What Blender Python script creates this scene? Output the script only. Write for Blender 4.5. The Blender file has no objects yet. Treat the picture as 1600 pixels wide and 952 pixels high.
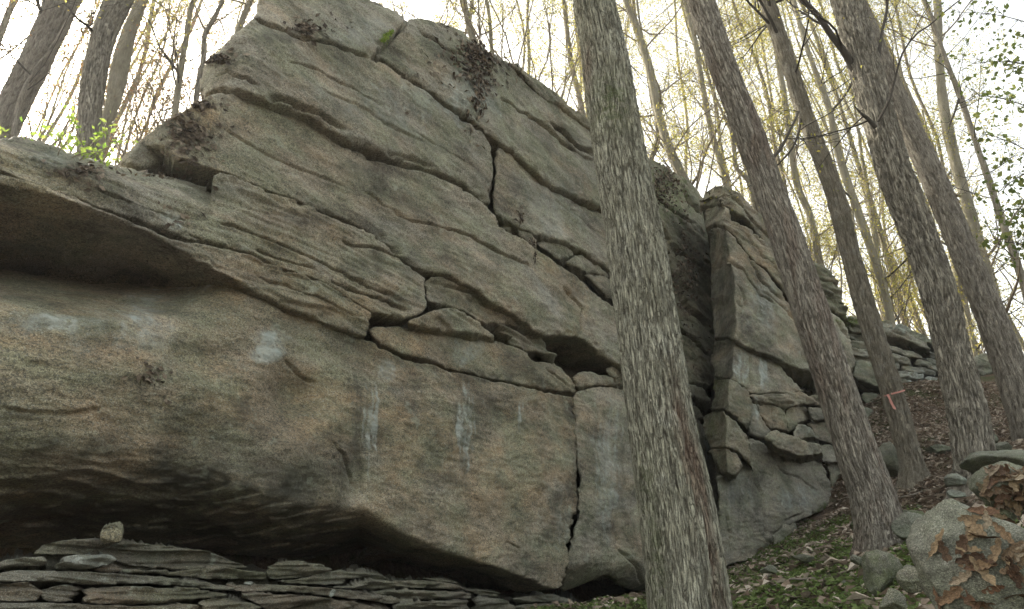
import bpy, math, random
import numpy as np
from mathutils import Vector
R = math.radians
random.seed(7); rng = np.random.default_rng(7)
scene = bpy.context.scene
COL = scene.collection
# ---------------------------------------------------------------- camera
PITCH = R(21); FPX = 1100.0; CX, CY = 800.0, 476.0
EYE = np.array([0.0, 0.0, 1.6])
cam_d = bpy.data.cameras.new("camera"); cam = bpy.data.objects.new("camera", cam_d); COL.objects.link(cam)
cam.location = EYE; cam.rotation_euler = (R(90) + PITCH, 0, 0)
cam_d.sensor_width = 36; cam_d.lens = FPX / 1600 * 36; cam_d.clip_start = 0.05; cam_d.clip_end = 2000
scene.camera = cam
# ---------------------------------------------------------------- sky, sun, exposure
SUN_AZ, SUN_EL = -48.0, 34.0          # degrees, azimuth to the right of straight ahead (+Y)
world = bpy.data.worlds.new("World"); scene.world = world; world.use_nodes = True
wn = world.node_tree; wn.nodes.clear()
sky = wn.nodes.new("ShaderNodeTexSky"); sky.sky_type = 'NISHITA'; sky.sun_disc = False
sky.sun_elevation = R(SUN_EL); sky.sun_rotation = R(SUN_AZ)
sky.air_density = 1.0; sky.dust_density = 5.0; sky.ozone_density = 0.6; sky.altitude = 300
hs = wn.nodes.new("ShaderNodeHueSaturation"); hs.inputs['Saturation'].default_value = 0.42
tintn = wn.nodes.new("ShaderNodeMix"); tintn.data_type = 'RGBA'; tintn.blend_type = 'MULTIPLY'
tintn.inputs[0].default_value = 1.0; tintn.inputs[7].default_value = (1.0, 0.965, 0.845, 1)
bg = wn.nodes.new("ShaderNodeBackground"); bg.inputs['Strength'].default_value = 0.15
wo = wn.nodes.new("ShaderNodeOutputWorld")
wn.links.new(sky.outputs[0], hs.inputs['Color']); wn.links.new(hs.outputs[0], tintn.inputs[6])
wn.links.new(tintn.outputs[2], bg.inputs['Color']); wn.links.new(bg.outputs[0], wo.inputs['Surface'])
sun_d = bpy.data.lights.new("sun", 'SUN'); sun = bpy.data.objects.new("sun", sun_d); COL.objects.link(sun)
sun_d.energy = 3.6; sun_d.angle = R(0.6); sun_d.color = (1.0, 0.93, 0.80)
sd = Vector((math.sin(R(SUN_AZ)) * math.cos(R(SUN_EL)), math.cos(R(SUN_AZ)) * math.cos(R(SUN_EL)), math.sin(R(SUN_EL))))
sun.rotation_euler = (-sd).to_track_quat('-Z', 'Y').to_euler(); sun.location = (-20, 30, 30)
vs = scene.view_settings; vs.view_transform = 'Standard'; vs.look = 'None'; vs.gamma = 1; vs.exposure = 2.12
scene.cycles.max_bounces = 6; scene.cycles.diffuse_bounces = 4; scene.cycles.transparent_max_bounces = 8

HAZE = 0.0010
# ---------------------------------------------------------------- numpy noise
_perm = np.random.default_rng(3).permutation(256); _perm = np.concatenate([_perm, _perm, _perm[:8]])
_g = np.random.default_rng(4).normal(size=(256, 3)); _g /= np.linalg.norm(_g, axis=1)[:, None]
def pnoise(p):
    p = np.asarray(p, float); i = np.floor(p).astype(int); f = p - i; i &= 255
    u = f * f * f * (f * (f * 6 - 15) + 10)
    def corner(dx, dy, dz):
        h = _perm[_perm[_perm[(i[:, 0] + dx) & 255] + ((i[:, 1] + dy) & 255)] + ((i[:, 2] + dz) & 255)]
        g = _g[h]
        return g[:, 0] * (f[:, 0] - dx) + g[:, 1] * (f[:, 1] - dy) + g[:, 2] * (f[:, 2] - dz)
    def lerp(a, b, t): return a + (b - a) * t
    x0 = lerp(lerp(corner(0,0,0), corner(1,0,0), u[:,0]), lerp(corner(0,1,0), corner(1,1,0), u[:,0]), u[:,1])
    x1 = lerp(lerp(corner(0,0,1), corner(1,0,1), u[:,0]), lerp(corner(0,1,1), corner(1,1,1), u[:,0]), u[:,1])
    return lerp(x0, x1, u[:,2]) * 1.6
def fbm(p, octv=4, gain=0.5, lac=2.03):
    s = 0; a = 1; p = np.asarray(p, float)
    for k in range(octv):
        s = s + a * pnoise(p + 17.3 * k); a *= gain; p = p * lac
    return s
def sstep(a, b, x):
    t = np.clip((x - a) / (b - a), 0, 1); return t * t * (3 - 2 * t)

# ---------------------------------------------------------------- ray helpers (image direction -> place in the world)
FWD = np.array([0, math.cos(PITCH), math.sin(PITCH)]); UPV = np.array([0, -math.sin(PITCH), math.cos(PITCH)])
def dirs(px, py):
    px = np.asarray(px, float); py = np.asarray(py, float)
    x = (px - CX) / FPX; y = (CY - py) / FPX
    return np.stack([x, FWD[1] + y * UPV[1], FWD[2] + y * UPV[2]], -1)
def at(px, py, Y):
    d = dirs(px, py); return EYE + d * (np.asarray(Y, float) / d[..., 1])[..., None]
def zcam(p): return (np.asarray(p) - EYE) @ FWD

# ---------------------------------------------------------------- object helpers
def tag(o, label=None, cat=None, group=None, kind=None):
    if label: o['label'] = label
    if cat: o['category'] = cat
    if group: o['group'] = group
    if kind: o['kind'] = kind
    return o
def empty(name, loc, label, cat, group=None):
    o = bpy.data.objects.new(name, None); COL.objects.link(o); o.location = loc
    o.empty_display_size = 0.2
    return tag(o, label, cat, group)
def mesh(name, v, f, mat, parent=None, attrs=None, smooth=True):
    v = np.asarray(v, np.float32); 
    if parent is not None: v = v - np.array(parent_world(parent), np.float32)
    me = bpy.data.meshes.new(name)
    groups = f if isinstance(f, list) else [f]
    groups = [np.asarray(g, np.int32) for g in groups if len(g)]
    me.vertices.add(len(v)); me.vertices.foreach_set("co", v.ravel())
    nl = sum(g.size for g in groups); nf = sum(len(g) for g in groups)
    me.loops.add(nl); me.polygons.add(nf)
    me.loops.foreach_set("vertex_index", np.concatenate([g.ravel() for g in groups]))
    starts = []; s = 0
    for g in groups:
        starts.append(s + np.arange(len(g)) * g.shape[1]); s += g.size
    me.polygons.foreach_set("loop_start", np.concatenate(starts).astype(np.int32))
    me.polygons.foreach_set("use_smooth", np.full(nf, smooth))
    me.update(calc_edges=True)
    if attrs:
        for k, a in attrs.items():
            a = np.asarray(a, np.float32)
            if a.shape[1] == 4:
                at_ = me.attributes.new(k, 'FLOAT_COLOR', 'POINT'); at_.data.foreach_set("color", a.ravel())
            else:
                at_ = me.attributes.new(k, 'FLOAT_VECTOR', 'POINT'); at_.data.foreach_set("vector", a.ravel())
    if isinstance(mat, (list, tuple)):
        for m in mat: me.materials.append(m)
    else: me.materials.append(mat)
    o = bpy.data.objects.new(name, me); COL.objects.link(o)
    if parent is not None: o.parent = parent
    return o
def parent_world(p):
    l = np.array(p.location)
    if p.parent: l = l + parent_world(p.parent)
    return l

class NT:
    def __init__(s, name, disp=False):
        s.m = bpy.data.materials.new(name); s.m.use_nodes = True; s.t = s.m.node_tree; s.t.nodes.clear()
        s.out = s.t.nodes.new("ShaderNodeOutputMaterial")
    def n(s, typ, props=None, **inp):
        nd = s.t.nodes.new(typ)
        for k, v in (props or {}).items(): setattr(nd, k, v)
        for k, v in inp.items():
            key = int(k[1:]) if k[0] == '_' else k.replace('_', ' ')
            s.put(nd, key, v)
        return nd
    def put(s, nd, key, v):
        sock = nd.inputs[key]
        if hasattr(v, 'bl_idname') or hasattr(v, 'links'): s.t.links.new(v if hasattr(v, 'links') else v.outputs[0], sock)
        else: sock.default_value = v
    def attr(s, name): return s.n("ShaderNodeAttribute", {'attribute_name': name})
    def noise(s, vec, scale, detail=4, rough=0.55, dist=0.0):
        return s.n("ShaderNodeTexNoise", None, Vector=vec, Scale=scale, Detail=detail, Roughness=rough, Distortion=dist).outputs[0]
    def mapping(s, vec, sc, rot=(0, 0, 0)):
        return s.n("ShaderNodeMapping", None, Vector=vec, Scale=sc, Rotation=rot).outputs[0]
    def ramp(s, fac, stops):
        r = s.n("ShaderNodeValToRGB", None, Fac=fac); e = r.color_ramp.elements
        while len(e) < len(stops): e.new(0.5)
        for q, (p, c) in zip(e, stops):
            q.position = p; q.color = (c, c, c, 1) if not isinstance(c, tuple) else (*c, 1)
        return r.outputs[0]
    def math(s, op, a, b=0.0, clamp=False):
        nd = s.n("ShaderNodeMath", {'operation': op, 'use_clamp': clamp}); s.put(nd, 0, a); s.put(nd, 1, b); return nd.outputs[0]
    def mix(s, f, a, b, mode='MIX'):
        nd = s.n("ShaderNodeMix", {'data_type': 'RGBA', 'blend_type': mode})
        s.put(nd, 0, f)
        s.put(nd, 6, (*a, 1) if isinstance(a, tuple) else a); s.put(nd, 7, (*b, 1) if isinstance(b, tuple) else b)
        return nd.outputs[2]
    def bsdf(s, col, rough=0.9, normal=None, spec=0.25, **kw):
        b = s.n("ShaderNodeBsdfPrincipled"); s.put(b, 'Base Color', (*col, 1) if isinstance(col, tuple) else col); s.put(b, 'Roughness', rough)
        b.inputs['Specular IOR Level'].default_value = spec
        if normal is not None: s.put(b, 'Normal', normal)
        s.t.links.new(b.outputs[0], s.out.inputs['Surface']); return b
    def bump(s, h, strength, dist, normal=None):
        b = s.n("ShaderNodeBump", None, Height=h, Strength=strength, Distance=dist)
        if normal is not None: s.put(b, 'Normal', normal)
        return b.outputs[0]

# ---------------------------------------------------------------- materials
def rock_material(name, grey=(0.235, 0.220, 0.178), tan=(0.275, 0.208, 0.128), dark=(0.055, 0.053, 0.043), pale=(0.44, 0.46, 0.41),
                  lam=0.16, moss=0.0, k=1.0):
    N = NT(name); co = N.n("ShaderNodeTexCoord").outputs['Object']
    at_ = N.attr("mask"); sep = N.n("ShaderNodeSeparateColor", None, Color=at_.outputs['Color'])
    mr, mg, mb = sep.outputs[0], sep.outputs[1], sep.outputs[2]; ma = at_.outputs['Alpha']
    # bedding runs along the wall: stretch along it
    st = N.mapping(co, (1, 1, 2.0))
    n1 = N.noise(st, 0.9 * k, 7, 0.62, 0.6); n2 = N.noise(st, 3.7 * k, 8, 0.68, 0.4); n3 = N.noise(co, 28 * k, 5, 0.7); n4 = N.noise(co, 110 * k, 3, 0.7)
    f_t = N.math('ADD', N.math('MULTIPLY', N.math('SUBTRACT', n1, 0.5), 2.7), mr, True)
    c = N.mix(f_t, grey, tan)
    olive = N.ramp(N.noise(st, 1.7, 6, 0.65), [(0.42, 0.0), (0.62, 0.8)])
    c = N.mix(olive, c, (grey[0] * 0.75, grey[1] * 0.84, grey[2] * 0.68))
    # mottled algae / crust
    blot = N.ramp(n2, [(0.36, 1.0), (0.50, 0.0)])
    c = N.mix(N.math('MULTIPLY', blot, 0.42), c, dark)
    n5 = N.noise(co, 9.5 * k, 9, 0.78, 0.3)
    c = N.mix(0.9, c, N.ramp(n5, [(0.36, 0.80), (0.5, 1.0), (0.64, 1.14)]), 'MULTIPLY')
    fine = N.ramp(n3, [(0.30, 0.72), (0.5, 1.0), (0.70, 1.25)])
    c = N.mix(0.85, c, fine, 'MULTIPLY')
    grain = N.ramp(n4, [(0.34, 0.6), (0.5, 1.0), (0.66, 1.45)])
    c = N.mix(0.75, c, grain, 'MULTIPLY')
    st2 = N.mapping(co, (1, 1, 1.9))
    fl1 = N.noise(st2, 52 * k, 5, 0.72); fl2 = N.noise(st2, 75 * k, 5, 0.72); zone = N.noise(co, 2.6, 5, 0.65)
    df = N.ramp(N.math('ADD', fl1, N.math('MULTIPLY', zone, 0.25)), [(0.655, 0.0), (0.69, 0.75)])
    c = N.mix(df, c, (dark[0] * 1.3, dark[1] * 1.3, dark[2] * 1.3))
    lf_ = N.ramp(N.math('SUBTRACT', fl2, N.math('MULTIPLY', zone, 0.2)), [(0.475, 0.0), (0.52, 0.6)])
    c = N.mix(lf_, c, (pale[0] * 0.82, pale[1] * 0.80, pale[2] * 0.78))
    vor = N.n("ShaderNodeTexVoronoi", {'feature': 'F1'}, Vector=co, Scale=46 * k).outputs['Distance']
    pit = N.ramp(vor, [(0.08, 1.0), (0.17, 0.0)])
    c = N.mix(N.math('MULTIPLY', pit, N.ramp(n2, [(0.45, 0.0), (0.6, 0.6)])), c, dark)
    tone = N.noise(st, 0.75, 6, 0.66, 0.8)
    c = N.mix(0.9, c, N.ramp(tone, [(0.36, 0.46), (0.50, 1.0), (0.66, 1.30)]), 'MULTIPLY')
    gr2 = N.noise(co, 230, 2, 0.6)
    c = N.mix(0.7, c, N.ramp(gr2, [(0.34, 0.5), (0.5, 1.0), (0.66, 1.6)]), 'MULTIPLY')
    # dark mask: stains, plus shade painted into recesses and undersides
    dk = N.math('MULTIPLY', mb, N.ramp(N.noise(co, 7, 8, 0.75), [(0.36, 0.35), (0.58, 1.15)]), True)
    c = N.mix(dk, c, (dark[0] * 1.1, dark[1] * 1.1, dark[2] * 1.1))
    # pale lichen
    pf = N.ramp(N.math('ADD', N.noise(co, 13, 8, 0.78), N.math('MULTIPLY', mg, 0.29)), [(0.66, 0.0), (0.80, 0.75)])
    c = N.mix(pf, c, pale)
    pf2 = N.math('MULTIPLY', N.ramp(mg, [(0.12, 0.0), (0.9, 0.85)]), N.ramp(N.noise(co, 8, 9, 0.8), [(0.40, 0.12), (0.58, 1.0)]))
    c = N.mix(pf2, c, (pale[0] * 0.64, pale[1] * 0.70, pale[2] * 0.73))
    sl = N.ramp(N.noise(co, 5.5, 6, 0.7), [(0.60, 0.0), (0.68, 0.35)])
    c = N.mix(sl, c, (pale[0] * 0.75, pale[1] * 0.80, pale[2] * 0.72))
    # moss (alpha channel)
    mf = N.math('MULTIPLY', ma, N.ramp(N.noise(co, 16, 5, 0.7), [(0.38, 0.0), (0.55, 1.0)]), True)
    c = N.mix(mf, c, (0.075, 0.105, 0.022))
    lamv = N.noise(N.mapping(co, (2.5, 2.5, 20)), 1.0, 6, 0.7, 0.8)
    h = N.math('ADD', N.math('MULTIPLY', lamv, lam), N.math('ADD', N.math('MULTIPLY', n3, 0.45), N.math('MULTIPLY', n4, 0.26)))
    h = N.math('ADD', h, N.math('MULTIPLY', n2, 0.6))
    h = N.math('SUBTRACT', h, N.math('MULTIPLY', pit, 0.12))
    N.bsdf(c, 0.93, N.bump(h, 0.7, 0.028), 0.18)
    return N.m
M_ROCK = rock_material("sandstone")
M_ROCK2 = rock_material("weathered_sandstone", grey=(0.20, 0.20, 0.168), lam=0.4)
M_SHALE = rock_material("shale", grey=(0.155, 0.145, 0.112), tan=(0.18, 0.125, 0.08), lam=1.0, k=1.6)
M_BOULDER = rock_material("boulder_stone", grey=(0.165, 0.165, 0.135), tan=(0.18, 0.15, 0.11), lam=0.1, k=2.0)

def bark_material(name, ridge, fissure, tint, reds=0.0, moss=0.0, sc=1.0, light=None):
    N = NT(name); b = N.attr("bark").outputs['Vector']
    v1 = N.mapping(b, (50 * sc, 50 * sc, 4.2 * sc)); v2 = N.mapping(b, (105 * sc, 105 * sc, 11 * sc))
    n1 = N.noise(v1, 1.0, 5, 0.62, 1.4); n2 = N.noise(v2, 1.0, 4, 0.65, 0.6); n3 = N.noise(b, 2.2, 5, 0.6); n4 = N.noise(b, 150, 3, 0.7)
    fis = N.ramp(N.math('MINIMUM', N.math('ABSOLUTE', N.math('SUBTRACT', n1, 0.5)), N.math('ADD', N.math('ABSOLUTE', N.math('SUBTRACT', n2, 0.47)), 0.012)), [(0.0, 0.0), (0.018, 0.5), (0.045, 1.0)])
    h0 = N.attr("mask"); hs_ = N.n("ShaderNodeSeparateColor", None, Color=h0.outputs['Color'])
    plate = N.mix(N.ramp(n3, [(0.35, 0.0), (0.65, 1.0)]), ridge, tint)
    plate = N.mix(N.ramp(n2, [(0.40, 0.0), (0.75, 0.12)]), plate, (min(1, ridge[0] * 1.6), min(1, ridge[1] * 1.6), min(1, ridge[2] * 1.55)))
    if light: plate = N.mix(N.ramp(N.noise(b, 5, 6, 0.75), [(0.52, 0.0), (0.66, 0.8)]), plate, light)
    c = N.mix(N.math('MULTIPLY', fis, hs_.outputs[0]), fissure, plate)
    c = N.mix(N.math('MULTIPLY', hs_.outputs[1], 1.0, True), c, N.mix(fis, (0.035, 0.018, 0.012), (0.13, 0.065, 0.045)))
    c = N.mix(N.math('MULTIPLY', hs_.outputs[2], N.ramp(N.noise(b, 22, 5, 0.7), [(0.4, 0.0), (0.6, 0.85)]), True), c, (0.085, 0.11, 0.04))
    c = N.mix(0.8, c, N.ramp(n4, [(0.3, 0.7), (0.7, 1.3)]), 'MULTIPLY')
    h = N.math('ADD', N.math('MULTIPLY', fis, 1.0), N.math('MULTIPLY', n2, 0.5))
    N.bsdf(c, 0.95, N.bump(h, 0.9, 0.012 / sc), 0.12)
    return N.m
M_BARK = bark_material("furrowed_bark", (0.345, 0.34, 0.27), (0.080, 0.072, 0.055), (0.29, 0.285, 0.215), light=(0.41, 0.41, 0.34))
M_BARK_B = bark_material("ridged_bark", (0.34, 0.315, 0.265), (0.10, 0.085, 0.07), (0.27, 0.245, 0.20), sc=0.9)
M_BARK_D = bark_material("dark_plated_bark", (0.34, 0.315, 0.26), (0.10, 0.088, 0.072), (0.27, 0.25, 0.20), sc=0.6)
M_BARK_C = bark_material("blotched_bark", (0.31, 0.28, 0.22), (0.11, 0.095, 0.075), (0.22, 0.20, 0.15), sc=1.0, light=(0.36, 0.35, 0.30))
M_BARK_S = bark_material("smooth_bark", (0.36, 0.335, 0.26), (0.20, 0.18, 0.135), (0.28, 0.265, 0.19), sc=0.8)
def simple_wood(name, c1, c2):
    N = NT(name); co = N.n("ShaderNodeTexCoord").outputs['Object']
    N.bsdf(N.mix(N.noise(co, 9, 4, 0.6), c1, c2), 0.9, None, 0.15); return N.m
M_TWIG = simple_wood("twig_bark", (0.22, 0.185, 0.13), (0.13, 0.11, 0.085))
M_TWIG_D = simple_wood("dark_twig_bark", (0.07, 0.062, 0.05), (0.045, 0.04, 0.034))
def leaf_material(name, cols, transl=0.5, rough=0.75):
    N = NT(name); a = N.attr("tone"); s_ = N.n("ShaderNodeSeparateColor", None, Color=a.outputs['Color']).outputs[0]
    st = [(i / (len(cols) - 1), c) for i, c in enumerate(cols)]
    c = N.ramp(s_, st)
    co = N.n("ShaderNodeTexCoord").outputs['Object']
    c = N.mix(0.8, c, N.ramp(N.noise(co, 60, 3, 0.6), [(0.3, 0.7), (0.7, 1.3)]), 'MULTIPLY')
    d = N.n("ShaderNodeBsdfPrincipled"); N.put(d, 'Base Color', c); d.inputs['Roughness'].default_value = rough; d.inputs['Specular IOR Level'].default_value = 0.2
    t = N.n("ShaderNodeBsdfTranslucent"); N.put(t, 'Color', c)
    m = N.n("ShaderNodeMixShader"); m.inputs[0].default_value = transl
    N.t.links.new(d.outputs[0], m.inputs[1]); N.t.links.new(t.outputs[0], m.inputs[2]); N.t.links.new(m.outputs[0], N.out.inputs['Surface'])
    return N.m
M_LEAF_Y = leaf_material("young_leaves", [(0.40, 0.35, 0.09), (0.30, 0.31, 0.08), (0.46, 0.38, 0.11), (0.16, 0.19, 0.05)], 0.55)
M_LEAF_O = leaf_material("russet_leaves", [(0.20, 0.125, 0.05), (0.24, 0.12, 0.055), (0.15, 0.14, 0.05)], 0.4)
M_LEAF_G = leaf_material("green_leaves", [(0.13, 0.17, 0.045), (0.09, 0.12, 0.035), (0.22, 0.24, 0.07)], 0.5)
M_DEAD = leaf_material("dead_leaves", [(0.06, 0.048, 0.036), (0.12, 0.095, 0.07), (0.26, 0.215, 0.16), (0.04, 0.032, 0.025), (0.10, 0.075, 0.052)], 0.12)
M_LITTER = leaf_material("litter_leaves", [(0.10, 0.078, 0.058), (0.30, 0.245, 0.185), (0.50, 0.44, 0.36), (0.15, 0.11, 0.08), (0.33, 0.26, 0.20)], 0.15)
M_COVER = leaf_material("ground_cover", [(0.10, 0.15, 0.045), (0.14, 0.20, 0.06), (0.19, 0.24, 0.085), (0.10, 0.12, 0.05)], 0.4)
def ground_material():
    N = NT("forest_floor"); co = N.n("ShaderNodeTexCoord").outputs['Object']
    n1 = N.noise(co, 1.3, 6, 0.65); n2 = N.noise(co, 22, 5, 0.7); n3 = N.noise(co, 90, 3, 0.7)
    c = N.mix(N.ramp(n2, [(0.35, 0.0), (0.65, 1.0)]), (0.07, 0.05, 0.034), (0.19, 0.14, 0.10))
    c = N.mix(N.ramp(n1, [(0.50, 0.0), (0.60, 0.7)]), c, (0.045, 0.065, 0.02))
    c = N.mix(0.8, c, N.ramp(n3, [(0.3, 0.5), (0.7, 1.5)]), 'MULTIPLY')
    N.bsdf(c, 0.95, N.bump(N.math('ADD', n2, n3), 1.0, 0.03), 0.1); return N.m
M_GROUND = ground_material()

# ---------------------------------------------------------------- rock slab builder
class Plane:
    def __init__(s, theta, D, lean=0.10):
        t = R(theta); n = np.array([math.cos(t), -math.sin(t), lean]); s.n = n / np.linalg.norm(n); s.D = D
        s.u = np.array([math.sin(t), math.cos(t), 0])
    def hit(s, px, py, o):
        d = dirs(px, py); t = (-s.D + o) / (d @ s.n); return EYE + d * t[:, None]
W1 = Plane(35.5, 4.0); W2 = Plane(50, 5.9, 0.08); W3 = Plane(62, 9.6, 0.05); WS = Plane(28, 3.3, 0.0)

def smooth_poly(pts, jit, seed, soft=True):
    P = np.array(pts, float); out = []; n = len(P)
    for i in range(n):
        a, b = P[i], P[(i + 1) % n]; L = np.hypot(*(b - a)); k = max(1, int(L / 7))
        for j in range(k): out.append(a + (b - a) * j / k)
    Q = np.array(out)
    if soft: Q = 0.25 * np.roll(Q, 1, 0) + 0.5 * Q + 0.25 * np.roll(Q, -1, 0)
    else:
        cen = Q.mean(0); dq = Q - cen; Q = Q + dq / (np.linalg.norm(dq, axis=1)[:, None] + 1e-6) * 1.0
    q3 = np.c_[Q / 16.0, np.full(len(Q), 3.7)]
    q4 = np.c_[Q / 5.0, np.full(len(Q), 5.1)]
    q5 = np.c_[Q / 2.6, np.full(len(Q), 8.1)]
    J = np.c_[pnoise(q5), pnoise(q5 + 5.3)] * min(jit, 1.5) * 0.35 + np.c_[pnoise(q3), pnoise(q3 + 31.7)] * jit + np.c_[pnoise(q4), pnoise(q4 + 11.3)] * jit * 0.4
    return Q + J
def poly_dist(x, y, P, closed=True):
    """distance to outline, nearest point, inside flag"""
    best = np.full(x.shape, 1e9); nx = np.zeros_like(x); ny = np.zeros_like(x); ins = np.zeros(x.shape, bool)
    n = len(P)
    for i in range(n if closed else n - 1):
        ax, ay = P[i]; bx, by = P[(i + 1) % n]; ex, ey = bx - ax, by - ay; L2 = ex * ex + ey * ey + 1e-9
        t = np.clip(((x - ax) * ex + (y - ay) * ey) / L2, 0, 1); qx = ax + t * ex; qy = ay + t * ey
        d = (x - qx) ** 2 + (y - qy) ** 2; m = d < best
        best[m] = d[m]; nx[m] = qx[m]; ny[m] = qy[m]
        if closed and ay != by:
            c = ((ay > y) != (by > y)) & (x < (bx - ax) * (y - ay) / (by - ay) + ax); ins ^= c
    return np.sqrt(best), nx, ny, ins
STAINS_AND_SHADE = []    # (x, y, rx, ry, channel, amount); dark channel also holds painted shade
def masks(px, py, pos, base):
    m = np.zeros((len(px), 4)); m[:] = base
    w = fbm(pos * 2.6, 4); w2 = fbm(pos * 9.0, 3)
    for (x, y, rx, ry, ch, am) in STAINS_AND_SHADE:
        q = ((px - x) / rx) ** 2 + ((py - y) / ry) ** 2
        sel = q < 4
        if sel.any():
            ww = w[sel] * 0.9 + 0.5 * w2[sel]
            if ry > 2.2 * rx: ww = 1.1 * pnoise(np.c_[px[sel] / 4.5, py[sel] / 45, np.full(sel.sum(), x * .1)]) + 0.5 * w2[sel]; am = am * .85
            m[sel, ch] += am * np.clip(1.0 - q[sel] + ww, 0, 1)
    return np.clip(m, 0, 1)
SLABN = [0]
def slab(parent, name, pts, plane=W1, o=0.0, ofs=None, rnd=6, thick=1.4, step=1.6, jit=2.0, amp=1.0, lamin=0.12, creases=(), base=(0.3, 0, 0, 0),
         mat=None, label=None, K=5, lfq=16.0):
    """one block of the cliff: a closed front face with rounded, broken edges and sides running back into the hill"""
    SLABN[0] += 1; sid = SLABN[0]
    hard = plane is W2 and name == 'rock_block'
    P = smooth_poly(pts, jit, sid, not hard)
    rnd = 2.0 if hard else rnd * 0.6
    m = K * step + step
    xs = np.arange(P[:, 0].min() - m, P[:, 0].max() + m, step); ys = np.arange(P[:, 1].min() - m, P[:, 1].max() + m, step)
    X, Y = np.meshgrid(xs, ys); x = X.ravel(); y = Y.ravel()
    d, nx, ny, ins = poly_dist(x, y, P); sdist = np.where(ins, d, -d)
    keep = sdist > -(K * step)
    out = np.clip(-sdist, 0, None)
    near = (sdist < 0.5 * step)
    gx = np.where(near, nx, x); gy = np.where(near, ny, y)
    off = np.full(len(x), float(o))
    if ofs is not None: off = off + ofs(gx, gy)
    idx = np.nonzero(keep)[0]
    gx, gy, off, out, sdk = gx[idx], gy[idx], off[idx], out[idx], sdist[idx]
    pos = plane.hit(gx, gy, off)
    mpp = zcam(pos) / FPX
    # coordinates along the wall
    q = np.stack([pos @ plane.u, pos @ plane.n, pos[:, 2]], -1)
    big = fbm(q * np.array([0.9, 0.9, 1.6]) + sid * 3.1, 3) * 0.042
    mid = fbm(q * np.array([2.4, 2.4, 4.0]) + 9.0, 4) * 0.021
    fin = fbm(q * np.array([11, 11, 22.0]) + 5.0, 4) * 0.0085
    warp = pnoise(q * np.array([0.8, 0.8, 0.8])) * 0.08
    lz = (q[:, 2] + warp) * lfq
    lam = (np.abs(pnoise(np.stack([q[:, 0] * 1.5, q[:, 1] * 0.5, lz], -1))) - 0.25) * 0.05 * lamin
    step_ = sstep(0.0, 0.12, pnoise(np.stack([q[:, 0] * 1.1, lz * 0.12, lz * 0.3 + sid], -1))) * 0.035 * lamin
    disp = (big + mid + fin) * amp + lam + step_
    e = np.clip(1 - np.clip(sdk, 0, None) / rnd, 0, 1)
    disp -= (1 - np.sqrt(np.clip(1 - e ** 2, 0, 1))) * rnd * mpp * 0.9
    eb = np.clip(1 - np.clip(sdk, 0, None) / (rnd * 2.2 + 3), 0, 1)
    disp -= eb * np.clip(fbm(q * np.array([7, 7, 12.0]) + 3, 3), 0, 1) * 0.055
    for cr in creases:
        cp, w, dep = cr; cp = smooth_poly(cp, 0, 1)[: -1] if False else np.array(cp, float)
        # resample open line
        seg = [];
        for i in range(len(cp) - 1):
            L = np.hypot(*(cp[i + 1] - cp[i])); k = max(1, int(L / 6))
            for j in range(k): seg.append(cp[i] + (cp[i + 1] - cp[i]) * j / k)
        seg.append(cp[-1]); seg = np.array(seg)
        s3 = np.c_[seg / 11.0, np.zeros(len(seg))]; seg = seg + np.c_[pnoise(s3), pnoise(s3 + 7.7)] * 2.6
        dd, qx, qy, _ = poly_dist(gx, gy, seg, closed=False)
        wv = w * 0.58 * (0.75 + 0.5 * (pnoise(np.c_[gx / 20, gy / 20, np.zeros(len(gx))]) + 0.5))
        g = np.clip(1 - dd / np.maximum(wv, 0.5), 0, 1)
        fade = np.clip(np.minimum(np.hypot(gx - seg[0][0], gy - seg[0][1]), np.hypot(gx - seg[-1][0], gy - seg[-1][1])) / 14 + 0.15, 0, 1)
        disp -= 1.7 * dep * sstep(0, 0.8, g) * fade
        # the bed above the crack stands a little proud of the bed below
        sidey = np.sign(qy - gy); disp += sidey * 0.10 * dep * np.exp(-(dd / (w * 4)) ** 2) * fade
    back = (np.clip(out / (K * step), 0, 1)) ** 1.3 * thick
    back = back + np.where(out > step, pnoise(pos * 5.0 + back[:, None] * 6.0) * 0.05, 0)
    xl = max(float(P[:, 0].min()), 0.0); baz = math.atan2(xl - CX, FPX * math.cos(PITCH) + 200 * math.sin(PITCH)) + R(2.5)
    bdir = np.array([math.sin(baz), math.cos(baz), 0.0])
    fadeb = 1 - 0.85 * np.clip(out / (K * step) * 2.2, 0, 1)
    pos2 = pos + plane.n * (disp * fadeb)[:, None] + bdir * back[:, None]
    und = np.where(out > step, fbm(pos2 * np.array([2.4, 2.4, 1.0]), 5, 0.6) * 0.075 * np.clip(out / (K * step) * 2, 0, 1), 0)
    pos2[:, 2] += und
    remap = -np.ones(len(x), int); remap[idx] = np.arange(len(idx))
    ny_, nx_ = X.shape; G = remap.reshape(ny_, nx_)
    a, b, c, dd_ = G[:-1, :-1], G[:-1, 1:], G[1:, 1:], G[1:, :-1]
    ok = (a >= 0) & (b >= 0) & (c >= 0) & (dd_ >= 0)
    F = np.stack([a[ok], dd_[ok], c[ok], b[ok]], -1)
    mk = masks(gx, gy, pos, base)
    ob = mesh(name, pos2, F, mat or M_ROCK, parent, {'mask': mk})
    if label: ob['label'] = label
    return ob

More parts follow.
